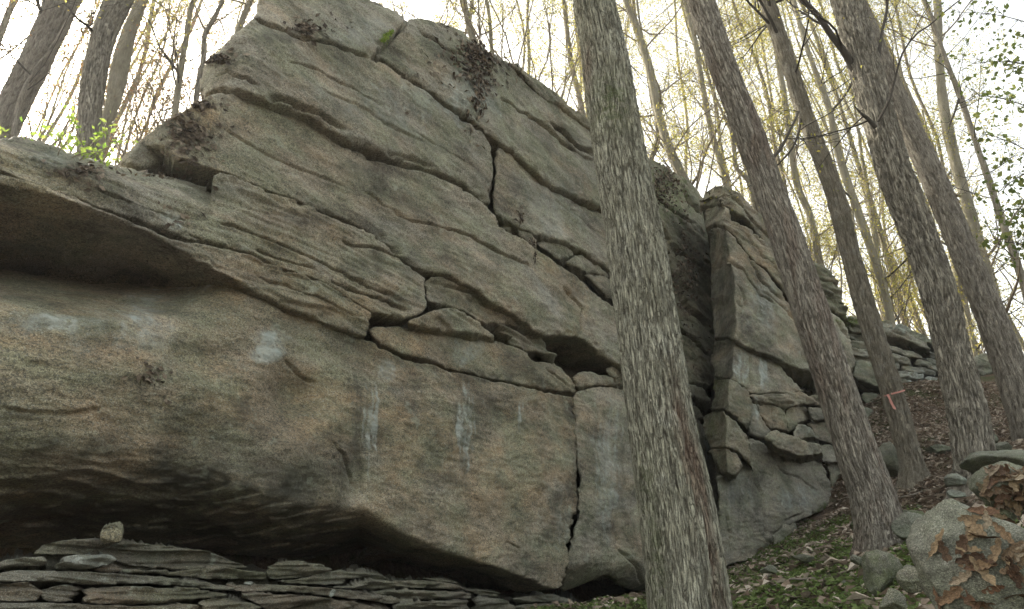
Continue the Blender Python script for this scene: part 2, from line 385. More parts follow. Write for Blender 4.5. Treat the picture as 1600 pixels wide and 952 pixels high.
S = STAINS_AND_SHADE
for s_ in [(50, 500, 100, 26, 1, .6), (240, 470, 60, 30, 1, .5), (290, 440, 45, 16, 1, .8), (430, 532, 38, 26, 1, .7), (225, 525, 65, 40, 1, .45), (410, 556, 24, 14, 1, .6), (425, 520, 14, 10, 1, .6),
           (578, 670, 12, 75, 1, .75), (591, 650, 3, 65, 1, 1.), (612, 575, 25, 18, 1, .5), (728, 665, 13, 70, 1, .7), (714, 655, 3, 50, 1, 1.), (812, 650, 5, 38, 1, .8), (730, 545, 25, 25, 1, .5),
           (950, 740, 24, 120, 1, .55), (880, 820, 16, 40, 1, .35), (1157, 572, 13, 34, 1, .9), (1193, 585, 10, 32, 1, .9), (1104, 700, 8, 24, 1, .9), (620, 165, 90, 45, 1, .32), (735, 140, 50, 60, 1, .38),
           (270, 346, 20, 18, 1, .7), (90, 250, 60, 20, 1, .3), (560, 50, 60, 30, 1, .3), (860, 330, 60, 50, 1, .25), (850, 470, 60, 35, 1, .25), (480, 150, 60, 20, 1, .25), (1200, 470, 35, 50, 1, .35),
           (1180, 640, 8, 22, 1, .7), (1440, 590, 45, 16, 1, .6), (1400, 515, 30, 10, 1, .5), (1250, 780, 35, 30, 1, .4), (1155, 760, 20, 50, 1, .25), (140, 520, 60, 50, 1, .25),
           (830, 710, 75, 110, 0, .6), (650, 700, 70, 90, 0, .55), (500, 640, 70, 60, 0, .4), (470, 400, 110, 45, 0, .45), (540, 470, 70, 25, 0, .7), (310, 180, 40, 30, 0, .6), (350, 470, 50, 50, 0, .6),
           (620, 540, 60, 30, 0, .5), (1215, 650, 30, 28, 0, .2), (800, 255, 20, 20, 0, .4), (900, 480, 25, 60, 0, .5), (300, 660, 120, 40, 0, .45), (1190, 420, 30, 40, 0, .5), (1230, 500, 30, 60, 0, .35),
           (265, 482, 45, 14, 2, .7), (722, 700, 24, 85, 2, .45), (560, 680, 8, 80, 2, .5), (388, 640, 26, 26, 2, .6), (565, 410, 36, 28, 2, .7), (470, 600, 20, 18, 2, .4), (898, 645, 18, 16, 2, .7),
           (760, 590, 50, 14, 2, .6), (540, 85, 60, 25, 2, .35), (420, 120, 50, 18, 2, .35), (1070, 420, 45, 120, 2, .15), (1135, 470, 14, 90, 2, .6), (800, 560, 22, 25, 2, .4), (640, 345, 40, 16, 2, .35),
           (560, 265, 60, 16, 2, .4), (430, 60, 40, 16, 2, .7), (360, 92, 30, 14, 2, .6), (60, 330, 60, 30, 2, .3), (400, 790, 140, 40, 2, .7), (150, 780, 200, 60, 2, .5), (640, 430, 20, 30, 2, .4), (930, 640, 6, 60, 2, .3),  # dark spots under the lip and belly paint in the underside shade
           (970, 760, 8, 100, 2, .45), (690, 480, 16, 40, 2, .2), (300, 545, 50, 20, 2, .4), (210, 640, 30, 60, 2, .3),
           (380, 745, 160, 25, 2, .5), (120, 700, 120, 20, 2, .5), (240, 655, 40, 60, 2, .35), (560, 600, 20, 60, 2, .35), (650, 620, 20, 70, 2, .3), (760, 640, 18, 70, 2, .4), (850, 700, 14, 70, 2, .35),  # first two follow the belly's turn-under, shade put into the colour
           (780, 800, 30, 50, 2, .35), (870, 560, 40, 20, 2, .4), (480, 340, 60, 14, 2, .45), (620, 470, 60, 16, 2, .4), (740, 420, 60, 14, 2, .35), (700, 230, 50, 14, 2, .35), (520, 180, 70, 16, 2, .35), (830, 230, 50, 20, 2, .35),
           (900, 290, 40, 16, 2, .3), (330, 300, 60, 14, 2, .4), (120, 290, 80, 10, 2, .35), (1170, 640, 40, 40, 2, .3), (1230, 700, 40, 14, 2, .3), (1200, 520, 12, 50, 2, .3), (1150, 800, 12, 60, 2, .35), (1230, 780, 12, 50, 2, .3),
           (1040, 300, 50, 60, 3, .5), (604, 58, 10, 12, 3, 1.), (1290, 800, 20, 14, 3, .9), (740, 100, 40, 30, 3, .3), (1330, 500, 25, 12, 3, 1.), (1125, 600, 12, 14, 3, .5), (1115, 670, 12, 20, 3, .4)]: S.append(s_)

# ================================================================= the main sandstone outcrop
def anchor(px, py, pl, o=0): return tuple(pl.hit(np.array([px]), np.array([py]), np.array([float(o)]))[0])
A1 = anchor(560, 900, W1)
outc = empty("rock_outcrop", A1, "huge layered sandstone outcrop with tilted cracks and a dark undercut, left and middle", "rock face")
C1 = [(335, 141), (357, 137), (385, 143), (405, 153), (430, 163), (470, 175), (500, 193), (530, 214), (560, 228), (598, 243), (623, 253), (650, 259), (691, 271), (732, 292), (752, 310), (768, 326)]
C2 = [(578, 94), (600, 100), (632, 120), (673, 146), (700, 166), (726, 184), (765, 214)]
C2b = [(765, 214), (806, 243), (825, 262), (865, 294), (906, 314), (940, 327), (985, 345)]
def lower(pts, dy): return [(x, y + dy) for x, y in pts]
# summit slab (left of the oblique joint)
slab(outc, "rock_slab", [(322, 148), (318, 128), (320, 105), (332, 86), (349, 75), (356, 60), (380, 42), (400, 27), (405, 10), (418, -30), (470, -60), (540, -40), (565, -6), (592, 5), (638, 21), (630, 40), (610, 60), (594, 76), (577, 92)] + C2[1:] + [(768, 230), (770, 262), (768, 300), (769, 320)] + [(x, y - 2.5) for x, y in C1[::-1][1:]],
     o=0.19, rnd=9, jit=1.6, base=(0.12, 0.05, 0, 0), ofs=lambda x, y: -0.55 * np.clip((395 - x) / 90, 0, 1) ** 2 - 0.25 * np.clip((60 - y) / 120, 0, 1.5),
     creases=[([(398, 28), (430, 40), (455, 52), (485, 60), (520, 68), (550, 80), (577, 92)], 5, .05), ([(335, 118), (355, 112), (385, 122), (405, 135)], 5, .04), ([(450, 95), (500, 110), (560, 140), (600, 165)], 4, .02), ([(640, 200), (690, 230), (740, 262)], 3, .012),
              ([(420, 150), (450, 158), (500, 180), (540, 205)], 9, .05), ([(600, 238), (640, 248), (680, 262)], 6, .03), ([(500, 140), (560, 165), (620, 205), (660, 222)], 6, .02)],
     label="topmost slab with rounded left end")
# slab right of the oblique joint, carries the leaf pocket
slab(outc, "rock_slab", [(643, 23), (655, 25), (690, 34), (718, 50), (742, 66), (772, 84), (800, 100), (806, 112), (840, 145), (868, 160), (900, 184), (930, 208), (985, 250), (985, 340), (940, 322), (906, 309), (865, 289), (830, 260), (806, 237)] + [(x + 2, y - 7) for x, y in C2[::-1]] + [(582, 88), (598, 76), (615, 62), (634, 42)],
     o=0.24, rnd=7, jit=1.8, base=(0.08, 0.1, 0, 0.05), ofs=lambda x, y: -0.5 * np.clip((850 - x - 1.2 * (y - 20)) / 200, 0, 1) * 0.3,
     creases=[([(652, 42), (675, 62), (695, 76), (720, 85)], 3, .05), ([(785, 153), (808, 168), (835, 187), (862, 205), (884, 226), (905, 238), (930, 252)], 4, .05), ([(862, 192), (880, 206), (897, 222), (930, 243)], 5, .16), ([(720, 45), (745, 75), (780, 100)], 4, .03), ([(700, 90), (730, 100), (760, 120)], 3, .02)],
     label="slab with a pocket of dead leaves")
slab(outc, "rock_slab", [(792, 98), (804, 100), (842, 127), (870, 148), (902, 174), (927, 194), (985, 240), (985, 252), (928, 206), (898, 182), (866, 160), (850, 156), (838, 146), (815, 122)], o=0.26, rnd=4, jit=1.5, base=(0.2, 0.1, 0, 0.1), lamin=0.8)
# block right of the upright joint
slab(outc, "rock_slab", [(774, 228), (790, 236), (806, 250), (825, 268), (865, 299), (906, 320), (940, 333), (990, 352), (990, 440), (958, 423), (935, 410), (906, 389), (885, 379), (858, 368), (832, 364), (812, 352), (800, 343), (777, 333), (775, 300), (776, 262)],
     o=0.12, rnd=6, jit=1.6, base=(0.1, 0.1, 0, 0), creases=[([(905, 300 + 15), (892, 320), (890, 328), (901, 336)], 2.5, .03), ([(800, 248), (810, 256), (825, 262)], 4, .04), ([(850, 300), (900, 340), (950, 370)], 3, .012)])
# chockstones in the main joint
for pts, oo in [([(774, 338), (786, 338), (800, 343), (802, 360), (795, 362), (783, 354)], 0.0), ([(807, 352), (822, 362), (842, 374), (838, 384), (822, 376), (808, 364)], 0.05),
                ([(840, 378), (860, 371), (886, 383), (904, 392), (898, 400), (880, 408), (868, 396), (852, 388)], 0.02), ([(882, 410), (905, 394), (930, 409), (950, 424), (958, 434), (928, 424), (912, 424)], 0.08),
                ([(913, 427), (930, 427), (957, 436), (985, 450), (985, 492), (962, 472), (940, 455), (925, 440)], 0.06)]:
    slab(outc, "rock_block", pts, o=oo, rnd=5, jit=1.2, thick=0.5, base=(0.2, 0.05, 0.1, 0))
# broad middle slab
slab(outc, "rock_slab", [(188, 252), (200, 236), (225, 214), (250, 195), (275, 178), (310, 160), (330, 147)] + [(x, y + 4.5 + 6 * math.exp(-((x - 500) / 130) ** 2) + 2.5 * math.exp(-((x - 720) / 40) ** 2)) for x, y in C1[1:]] + [(772, 338), (783, 358), (803, 370), (838, 388), (862, 402), (878, 414), (918, 444), (962, 480), (990, 500), (990, 590), (968, 570), (950, 560), (925, 540), (905, 527), (880, 524), (850, 524), (830, 508), (812, 494), (776, 476), (744, 452), (723, 443), (682, 426), (653, 419), (626, 401), (606, 380), (582, 363), (538, 344), (482, 321), (438, 303), (400, 289), (350, 270), (325, 263), (300, 252), (270, 246), (262, 225), (235, 222), (215, 235), (205, 250)],
     o=0.08, rnd=7, jit=1.6, base=(0.32, 0.02, 0, 0), ofs=lambda x, y: -0.7 * np.clip((300 - x) / 115, 0, 1) ** 2 + 0.18 * np.clip((x - 500) / 300, 0, 1),
     creases=[([(615, 331), (645, 345), (682, 352), (723, 362), (759, 381), (797, 401), (832, 420)], 3.5, .03), ([(700, 356), (723, 362), (759, 381), (797, 401)], 3, .03), ([(912, 478), (908, 500), (906, 527)], 3, .05), ([(880, 450), (900, 470), (915, 488)], 3, .03), ([(350, 200), (400, 230), (470, 262), (540, 290)], 5, .015), ([(575, 300), (600, 320), (640, 340)], 4, .02)],
     label="broad tan-grey slab under the main crack")
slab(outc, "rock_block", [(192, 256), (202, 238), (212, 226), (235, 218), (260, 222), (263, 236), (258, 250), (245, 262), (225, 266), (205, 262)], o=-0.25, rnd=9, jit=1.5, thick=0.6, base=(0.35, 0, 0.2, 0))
# recess wall under the middle slab's left end, its shade painted by the dark mask
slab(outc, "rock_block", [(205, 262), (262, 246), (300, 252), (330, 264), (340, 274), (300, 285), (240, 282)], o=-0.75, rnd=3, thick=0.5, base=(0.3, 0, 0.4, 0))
# lower middle band
slab(outc, "rock_slab", [(-230, 190), (-100, 200), (0, 213), (30, 213), (60, 217), (82, 227), (102, 237), (130, 246), (160, 250), (188, 258), (215, 268), (250, 276), (290, 279), (318, 284), (332, 276), (338, 269), (350, 275), (400, 293), (438, 307), (482, 325), (538, 349), (570, 363), (590, 374), (604, 386), (626, 405), (653, 424), (666, 429), (668, 450), (667, 470), (664, 487), (641, 497), (626, 498), (603, 492), (582, 489), (559, 472), (529, 450), (500, 436), (450, 421), (400, 402), (353, 385), (324, 378), (294, 372), (271, 366), (250, 358), (221, 347), (176, 331), (132, 314), (97, 301), (59, 291), (18, 277), (0, 268), (-100, 240), (-230, 215)],
     o=0.20, rnd=6, jit=1.6, base=(0.35, 0.04, 0, 0), lamin=0.6, ofs=lambda x, y: -0.9 * np.clip((235 + 0.28 * x - y) / 45, 0, 1) ** 2 * (x < 330),
     creases=[([(344, 350), (370, 358), (400, 369), (450, 386), (488, 402), (540, 428), (590, 452), (620, 462)], 3.5, .045), ([(400, 390), (440, 405), (480, 415), (500, 425)], 4, .05), ([(532, 376), (550, 385), (588, 391), (626, 403)], 4, .05), ([(520, 437), (560, 455), (590, 462), (640, 485)], 5, .05),
              ([(294, 365), (310, 372), (324, 380)], 3, .03), ([(150, 300), (200, 320), (260, 335), (300, 345)], 4, .02), ([(530, 345), (582, 364), (609, 377), (640, 400)], 3, .02)],
     label="long tan band below the broad slab")
# overhanging lip
slab(outc, "rock_slab", [(-230, 222), (-100, 246), (0, 273), (18, 281), (59, 295), (97, 305), (132, 318), (176, 335), (221, 351), (250, 362), (271, 370), (294, 377), (324, 382), (353, 389), (400, 407), (450, 426), (500, 441), (529, 455), (559, 476), (579, 489), (578, 526), (545, 517), (500, 500), (450, 482), (425, 470), (400, 458), (353, 431), (324, 417), (288, 399), (250, 375), (206, 355), (147, 337), (97, 318), (44, 301), (0, 288), (-100, 262), (-230, 240)],
     o=0.27, rnd=5, jit=1.6, thick=2.2, K=18, base=(0.5, 0.05, 0, 0), lamin=0.8,
     creases=[([(400, 432), (440, 445), (500, 470), (560, 495)], 3, .03), ([(120, 325), (180, 345), (230, 360)], 3, .03)], label="thin overhanging lip above the dark recess")
# block under the small crack, over the cavity
slab(outc, "rock_block", [(669, 431), (706, 442), (744, 456), (776, 480), (812, 497), (832, 505), (834, 512), (812, 512), (794, 506), (756, 504), (735, 491), (712, 483), (688, 477), (669, 471)], o=0.12, rnd=6, base=(0.35, 0, 0.1, 0), lamin=0.8, creases=[([(690, 448), (715, 452), (745, 465), (770, 485)], 3, .04), ([(712, 452), (735, 460), (742, 470)], 4, .05)])
slab(outc, "rock_block", [(630, 506), (641, 500), (665, 489), (688, 483), (709, 482), (729, 492), (756, 505), (780, 529), (753, 524), (706, 518), (665, 512), (646, 509)], o=0.22, rnd=5, thick=0.9, base=(0.45, 0.1, 0, 0), lamin=0.7, label="pale lens-shaped block")
slab(outc, "rock_block", [(760, 511), (790, 514), (812, 518), (835, 524), (853, 534), (862, 550), (866, 566), (852, 560), (838, 549), (820, 544), (800, 538), (782, 530), (770, 520)], o=0.14, rnd=4, thick=0.9, base=(0.3, 0, 0.4, 0), lamin=2.2, jit=2.5)
slab(outc, "rock_block", [(848, 528), (880, 530), (903, 536), (935, 556), (966, 576), (990, 592), (940, 582), (900, 560), (866, 556)], o=-0.35, rnd=3, thick=0.6, base=(0.5, 0, 0.3, 0), lamin=1.0)  # back of the recess, darkened in colour as shade
slab(outc, "rock_block", [(583, 508), (600, 509), (628, 508), (646, 512), (706, 521), (753, 527), (780, 533), (800, 541), (828, 550), (828, 563), (855, 566), (872, 566), (884, 578), (900, 600), (904, 613), (868, 611), (823, 602), (779, 592), (750, 586), (712, 576), (676, 563), (653, 561), (626, 551), (597, 537), (583, 528)],
     o=0.12, rnd=5, base=(0.5, 0.05, 0, 0), creases=[([(628, 512), (629, 530), (630, 548)], 2.5, .02), ([(667, 515), (668, 540), (668, 560)], 2.5, .012), ([(850, 575), (870, 590), (890, 605)], 3, .03)], label="tan course above the lowest slab")
slab(outc, "rock_block", [(893, 588), (902, 580), (918, 580), (945, 587), (990, 592), (990, 604), (940, 600), (920, 602), (905, 606)], o=0.1, rnd=5, thick=0.7, base=(0.4, 0, 0.2, 0))
slab(outc, "rock_block", [(944, 582), (950, 573), (965, 570), (978, 575), (980, 590), (960, 592)], o=0.15, rnd=5, thick=0.3, base=(0.6, 0.1, 0, 0))
# the great lower slab with its undercut belly
BELLY = np.array([(-230, 660), (0, 688), (100, 690), (200, 697), (270, 706), (350, 738), (420, 772), (480, 782), (560, 790), (620, 826), (700, 862), (780, 890), (873, 925), (1000, 930)], float)
def lower_ofs(x, y):
    yb = np.interp(x, BELLY[:, 0], BELLY[:, 1]); Lb = np.interp(x, [-230, 250, 420, 560, 680], [185, 185, 130, 80, 55]); t = np.clip((y - yb + 0.12 * Lb) / Lb, 0, None)
    under = -1.7 * t ** 2.5
    top = np.interp(x, [-230, 0, 150, 290, 330], [400, 418, 434, 430, 424]); w = np.interp(x, [-230, 0, 250, 330, 380], [1, 1, .8, .25, 0])
    rec = -1.25 * w * np.clip(1 - (y - top) / 72, 0, 1) ** 1.6
    bulge = 0.10 * np.exp(-((x - 150) / 200) ** 2 - ((y - 560) / 90) ** 2)
    dent = -0.16 * np.exp(-(((x - 455) / 40) ** 2) - ((y - 625) / 40) ** 2) - 0.10 * np.exp(-(((x - 555) / 14) ** 2) - ((y - 735) / 40) ** 2) - 0.08 * np.exp(-(((x - 330) / 60) ** 2) - ((y - 560) / 30) ** 2)
    hump = 0.09 * np.exp(-(((x - 470) / 80) ** 2) - ((y - 700) / 60) ** 2)
    un = np.clip(t * 1.6 - .25, 0, 1); q = np.stack([x / 55, y / 16, 0 * x], -1)
    ledge = np.abs(pnoise(q * .6)) * 0.17 + fbm(q * 1.3, 3) * 0.05
    tiers = 0.16 * np.exp(-((x - 420) / 120) ** 2) * sstep(0.0, 0.3, pnoise(np.stack([x / 60, y / 9 + x / 60, 0 * x], -1)))
    return under + rec + bulge + dent + hump - un * (ledge + tiers)
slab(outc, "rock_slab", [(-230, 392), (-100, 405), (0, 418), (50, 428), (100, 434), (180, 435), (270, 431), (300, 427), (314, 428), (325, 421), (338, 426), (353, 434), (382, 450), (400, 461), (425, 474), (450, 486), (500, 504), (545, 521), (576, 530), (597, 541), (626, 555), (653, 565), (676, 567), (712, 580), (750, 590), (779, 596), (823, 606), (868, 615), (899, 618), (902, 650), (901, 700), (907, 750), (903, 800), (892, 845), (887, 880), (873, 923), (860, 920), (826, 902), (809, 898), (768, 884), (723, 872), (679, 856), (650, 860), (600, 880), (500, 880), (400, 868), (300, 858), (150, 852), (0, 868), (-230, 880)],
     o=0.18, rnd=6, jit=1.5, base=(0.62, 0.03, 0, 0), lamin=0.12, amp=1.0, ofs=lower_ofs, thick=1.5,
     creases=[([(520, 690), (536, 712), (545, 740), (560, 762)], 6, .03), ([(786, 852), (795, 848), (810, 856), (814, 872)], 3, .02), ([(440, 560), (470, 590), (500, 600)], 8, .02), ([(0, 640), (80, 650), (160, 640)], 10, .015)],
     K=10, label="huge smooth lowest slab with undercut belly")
# pillar right of the wavy joint
slab(outc, "rock_slab", [(900, 612), (922, 605), (945, 604), (990, 610), (1050, 640), (1080, 660), (1080, 900), (1040, 926), (1005, 922), (975, 918), (955, 900), (944, 896), (930, 905), (905, 915), (875, 926), (887, 880), (892, 845), (902, 800), (907, 750), (901, 700), (902, 650)],
     o=0.10, rnd=5, jit=1.5, base=(0.25, 0.05, 0, 0), lamin=0.1, ofs=lambda x, y: -0.5 * np.clip((y - 870) / 60, 0, 1) ** 2 - 0.0, creases=[([(945, 725), (952, 760), (965, 800), (968, 870)], 7, .02), ([(968, 855), (990, 880), (1005, 915)], 6, .04), ([(915, 730), (925, 733)], 2, .02)],
     label="blue-grey pillar right of the wavy upright joint")
slab(outc, "rock_slab", [(1045, 640), (1085, 650), (1100, 665), (1118, 700), (1127, 740), (1130, 800), (1132, 888), (1040, 900)], o=0.0, rnd=6, base=(0.15, 0.15, 0, 0), lamin=0.1)
# wall between the big trunk and the buttress
slab(outc, "rock_slab", [(965, 215), (1012, 244), (1040, 257), (1070, 276), (1092, 294), (1104, 318), (1116, 350), (1120, 420), (1122, 500), (1124, 540), (1122, 570), (1116, 606), (1085, 598), (1060, 600), (960, 600)],
     o=0.05, rnd=7, jit=2, base=(0.1, 0.05, 0.05, 0.15), lamin=0.6, creases=[([(1070, 300), (1085, 325), (1101, 345)], 4, .12), ([(1030, 355), (1060, 395), (1085, 410), (1100, 418)], 4, .12), ([(1045, 420), (1060, 450), (1075, 480), (1110, 510)], 6, .2), ([(1040, 500), (1080, 530), (1112, 560)], 4, .12), ([(1020, 300), (1050, 330), (1090, 350)], 5, .1)],
     label="dark mossy wall beside the big trunk")
slab(outc, "rock_block", [(1060, 602), (1082, 598), (1097, 606), (1115, 623), (1109, 634), (1095, 622), (1075, 618), (1050, 612)], o=0.1, rnd=4, thick=0.8, base=(0.1, 0, 0.3, 0))
slab(outc, "rock_block", [(1060, 640), (1085, 630), (1094, 638), (1101, 652), (1085, 656), (1060, 655)], o=0.05, rnd=4, thick=0.5, base=(0.1, 0, 0.3, 0))
# small flakes wedged in the joints
# solid core behind the blocks tinted dark so that joints end in painted shade
def core(parent, pts, plane, o, thick=3.0):
    slab(parent, "rock_core", pts, plane=plane, o=o, rnd=4, thick=thick, step=7, jit=0, amp=0.8, base=(0.3, 0, 0.6, 0))
core(outc, [(-230, 215), (0, 240), (190, 275), (260, 215), (340, 165), (345, 110), (420, 20), (430, -40), (540, -30), (640, 35), (800, 120), (985, 255), (1090, 305), (1115, 600), (1122, 880), (870, 960), (500, 960), (-230, 960)], W1, -1.9)
core(outc, [(345, 150), (350, 100), (420, 30), (430, -30), (540, -20), (640, 40), (800, 125), (985, 262), (1090, 310), (1130, 330), (1132, 600), (1134, 860), (930, 880), (900, 840), (600, 600), (400, 420), (340, 330), (350, 200)], W1, -0.42, 1.4)

# ================================================================= second buttress
A2 = anchor(1200, 850, W2)
but = empty("rock_buttress", A2, "blocky buttress of stacked cracked blocks right of the deep cleft, behind the second trunk", "rock face")
def corner(xc, w, dep):
    return lambda x, y: -dep * np.clip((xc(y) - x) / w, 0, 1)
cxl = lambda y: np.interp(y, [290, 352, 420, 480, 530, 600], [1122, 1130, 1144, 1150, 1148, 1143])
slab(but, "rock_block", [(1097, 312), (1105, 300), (1118, 291), (1129, 291), (1144, 298), (1165, 314), (1188, 337), (1206, 360), (1216, 390), (1205, 384), (1188, 368), (1171, 351), (1155, 338), (1143, 328), (1128, 317), (1113, 318), (1101, 323)], W2, o=0.30, rnd=4, jit=1.4, ofs=corner(lambda y: 1128 + 0 * y, 30, .8), base=(0.4, 0, 0.1, 0), lamin=0.8, creases=[([(1100, 314), (1116, 306), (1128, 308), (1138, 322)], 2.5, .08), ([(1135, 300), (1150, 318), (1175, 345), (1205, 375)], 2.5, .08)], label="cap block")
slab(but, "rock_block", [(1103, 328), (1112, 321), (1126, 319), (1138, 329), (1143, 345), (1158, 352), (1172, 356), (1188, 371), (1214, 392), (1245, 420), (1260, 480), (1240, 473), (1218, 445), (1191, 415), (1165, 391), (1144, 365), (1129, 350), (1118, 347), (1105, 356)], W2, o=0.30, rnd=4, jit=1.4, ofs=corner(lambda y: 1130 + 0 * y, 28, .8), base=(0.45, 0, 0, 0), lamin=0.9, creases=[([(1160, 362), (1185, 390), (1215, 425), (1235, 450)], 3, .05), ([(1175, 362), (1200, 390)], 3, .06)])
slab(but, "rock_slab", [(1106, 362), (1118, 353), (1129, 356), (1144, 371), (1165, 397), (1191, 421), (1218, 450), (1240, 478), (1262, 490), (1296, 486), (1312, 494), (1329, 526), (1339, 568), (1330, 580), (1300, 586), (1268, 579), (1235, 571), (1206, 555), (1165, 539), (1141, 524), (1121, 529), (1114, 509), (1114, 460), (1112, 411)], W2, o=0.27, rnd=4, jit=1.4, thick=1.8,
     ofs=corner(cxl, 36, 1.0), base=(0.25, 0.1, 0, 0), creases=[([(1135, 400), (1165, 430), (1190, 460), (1215, 475)], 3, .06), ([(1165, 400), (1190, 440), (1230, 470)], 3, .05), ([(1195, 455), (1215, 470), (1240, 495), (1255, 510)], 3, .05), ([(1148, 440), (1158, 455), (1168, 485)], 3, .05), ([(1305, 500), (1320, 520), (1330, 530)], 3, .08), ([(1152, 470), (1160, 482)], 3, .06)], label="big leaning face of the buttress")
slab(but, "rock_block", [(1121, 534), (1141, 529), (1165, 544), (1206, 561), (1222, 573), (1240, 597), (1256, 610), (1235, 616), (1212, 614), (1174, 614), (1164, 602), (1141, 590), (1121, 587), (1113, 560)], W2, o=0.12, rnd=4, ofs=corner(lambda y: 1146 + 0 * y, 34, .8), base=(0.25, 0.05, 0, 0), creases=[([(1172, 548), (1172, 580), (1174, 612)], 2.5, .04)])
slab(but, "rock_block", [(1222, 576), (1250, 584), (1290, 592), (1290, 625), (1262, 614), (1245, 600)], W2, o=-0.5, rnd=3, base=(0.2, 0, 0.5, 0))  # back of the dark hole, shade painted through the base mask
slab(but, "rock_block", [(1119, 592), (1141, 594), (1165, 607), (1176, 627), (1171, 656), (1165, 665), (1147, 650), (1135, 636), (1112, 638), (1119, 615)], W2, o=0.32, rnd=5, ofs=corner(lambda y: 1138 + 0 * y, 26, .7), base=(0.3, 0, 0.1, 0.1), label="upper of the two tilted blocks")
slab(but, "rock_block", [(1101, 651), (1115, 643), (1132, 641), (1147, 655), (1165, 677), (1177, 724), (1147, 701), (1129, 696), (1112, 699), (1103, 673)], W2, o=0.42, rnd=4, ofs=corner(lambda y: 1134 + 0 * y, 32, .8), base=(0.3, 0, 0.05, 0.15), label="lower of the two tilted blocks")
slab(but, "rock_block", [(1112, 704), (1135, 701), (1150, 711), (1155, 730), (1147, 743), (1126, 736)], W2, o=0.36, rnd=5, thick=.7, ofs=corner(lambda y: 1134 + 0 * y, 26, .6), base=(0.35, 0, 0.1, 0.05))
slab(but, "rock_block", [(1174, 628), (1182, 632), (1190, 652), (1205, 672), (1196, 684), (1170, 676), (1166, 668), (1173, 656)], W2, o=0.12, rnd=4, thick=.9, base=(0.2, 0.2, 0, 0))
slab(but, "rock_block", [(1176, 616), (1212, 617), (1250, 613), (1266, 619), (1287, 622), (1300, 632), (1284, 634), (1256, 630), (1235, 635), (1206, 628), (1178, 626)], W2, o=0.16, rnd=3, thick=.8, jit=2, base=(0.35, 0, 0.1, 0), lamin=1.2)
slab(but, "rock_block", [(1180, 630), (1205, 631), (1227, 637), (1229, 673), (1212, 668), (1204, 670), (1188, 650)], W2, o=0.05, rnd=4, thick=.8, base=(0.5, 0, 0.1, 0), creases=[([(1205, 640), (1208, 655), (1212, 668)], 2.5, .05)])
slab(but, "rock_block", [(1231, 638), (1258, 634), (1266, 654), (1250, 660), (1240, 670), (1231, 675)], W2, o=0.05, rnd=4, thick=.8, base=(0.3, 0, 0.1, 0.05), creases=[([(1240, 640), (1250, 655)], 2.5, .04)])
slab(but, "rock_block", [(1241, 675), (1249, 663), (1268, 668), (1274, 682), (1245, 685)], W2, o=0.30, rnd=4, thick=.6, base=(0.1, 0.25, 0, 0), label="small pale block on the long slab")
slab(but, "rock_block", [(1262, 636), (1284, 637), (1300, 640), (1310, 656), (1293, 654), (1273, 656)], W2, o=0.18, rnd=4, thick=.7, base=(0.2, 0.1, 0.1, 0))
slab(but, "rock_block", [(1267, 660), (1297, 660), (1330, 668), (1330, 686), (1300, 690), (1277, 683), (1272, 668)], W2, o=0.08, rnd=4, thick=.7, base=(0.3, 0, 0.1, 0))
slab(but, "rock_block", [(1195, 683), (1203, 676), (1212, 672), (1235, 681), (1256, 687), (1282, 693), (1286, 708), (1259, 711), (1238, 708), (1218, 702), (1206, 690)], W2, o=0.48, rnd=4, thick=.9, base=(0.3, 0.05, 0, 0), label="long tilted ledge slab")
slab(but, "rock_block", [(1284, 697), (1298, 693), (1313, 709), (1340, 722), (1300, 722), (1289, 720)], W2, o=0.26, rnd=4, thick=.7, base=(0.15, 0.1, 0, 0))
slab(but, "rock_slab", [(1170, 682), (1191, 688), (1212, 705), (1240, 716), (1283, 716), (1294, 748), (1307, 784), (1285, 800), (1265, 806), (1240, 818), (1228, 822), (1218, 840), (1206, 856), (1176, 874), (1138, 882), (1130, 892), (1122, 850), (1123, 800), (1121, 740), (1147, 747), (1158, 731), (1154, 712), (1176, 728)], W2, o=0.14, rnd=4, jit=1.4, base=(0.05, 0.15, 0, 0), lamin=0.1, thick=1.4,
     creases=[([(1212, 706), (1216, 725), (1228, 738), (1248, 745), (1262, 755), (1270, 765)], 2.2, .06), ([(1178, 735), (1192, 775), (1198, 815), (1202, 850)], 5, .05), ([(1180, 735), (1205, 742)], 2.2, .03), ([(1132, 800), (1140, 840), (1143, 870)], 2.2, .06), ([(1225, 815), (1240, 808), (1255, 800)], 3, .05)], label="smooth blue-grey lowest face")
slab(but, "rock_block", [(1208, 838), (1224, 826), (1243, 822), (1245, 832), (1232, 846), (1212, 852)], W2, o=0.35, rnd=4, thick=.5, base=(0.1, 0.2, 0, 0.1))
slab(but, "rock_block", [(1294, 724), (1318, 722), (1345, 735), (1350, 790), (1312, 790), (1302, 765)], W2, o=0.12, rnd=4, thick=.9, base=(0.1, 0.1, 0, 0.1))
for k, pts in enumerate([[(1262, 408), (1275, 412), (1296, 428), (1306, 446), (1290, 440), (1262, 424)], [(1262, 427), (1292, 444), (1308, 452), (1316, 472), (1290, 462), (1262, 448)], [(1262, 452), (1292, 466), (1318, 478), (1326, 494), (1296, 484), (1262, 488)]]):
    slab(but, "rock_block", pts, W2, o=0.1 + 0.06 * k, rnd=3, thick=1.0, jit=2.2, base=(0.3, 0.05, 0.3, 0.2), lamin=2.0)
core(but, [(1112, 320), (1130, 310), (1150, 322), (1200, 380), (1262, 420), (1300, 450), (1325, 510), (1330, 600), (1340, 780), (1220, 840), (1130, 870), (1118, 700), (1116, 500)], W2, -0.6)
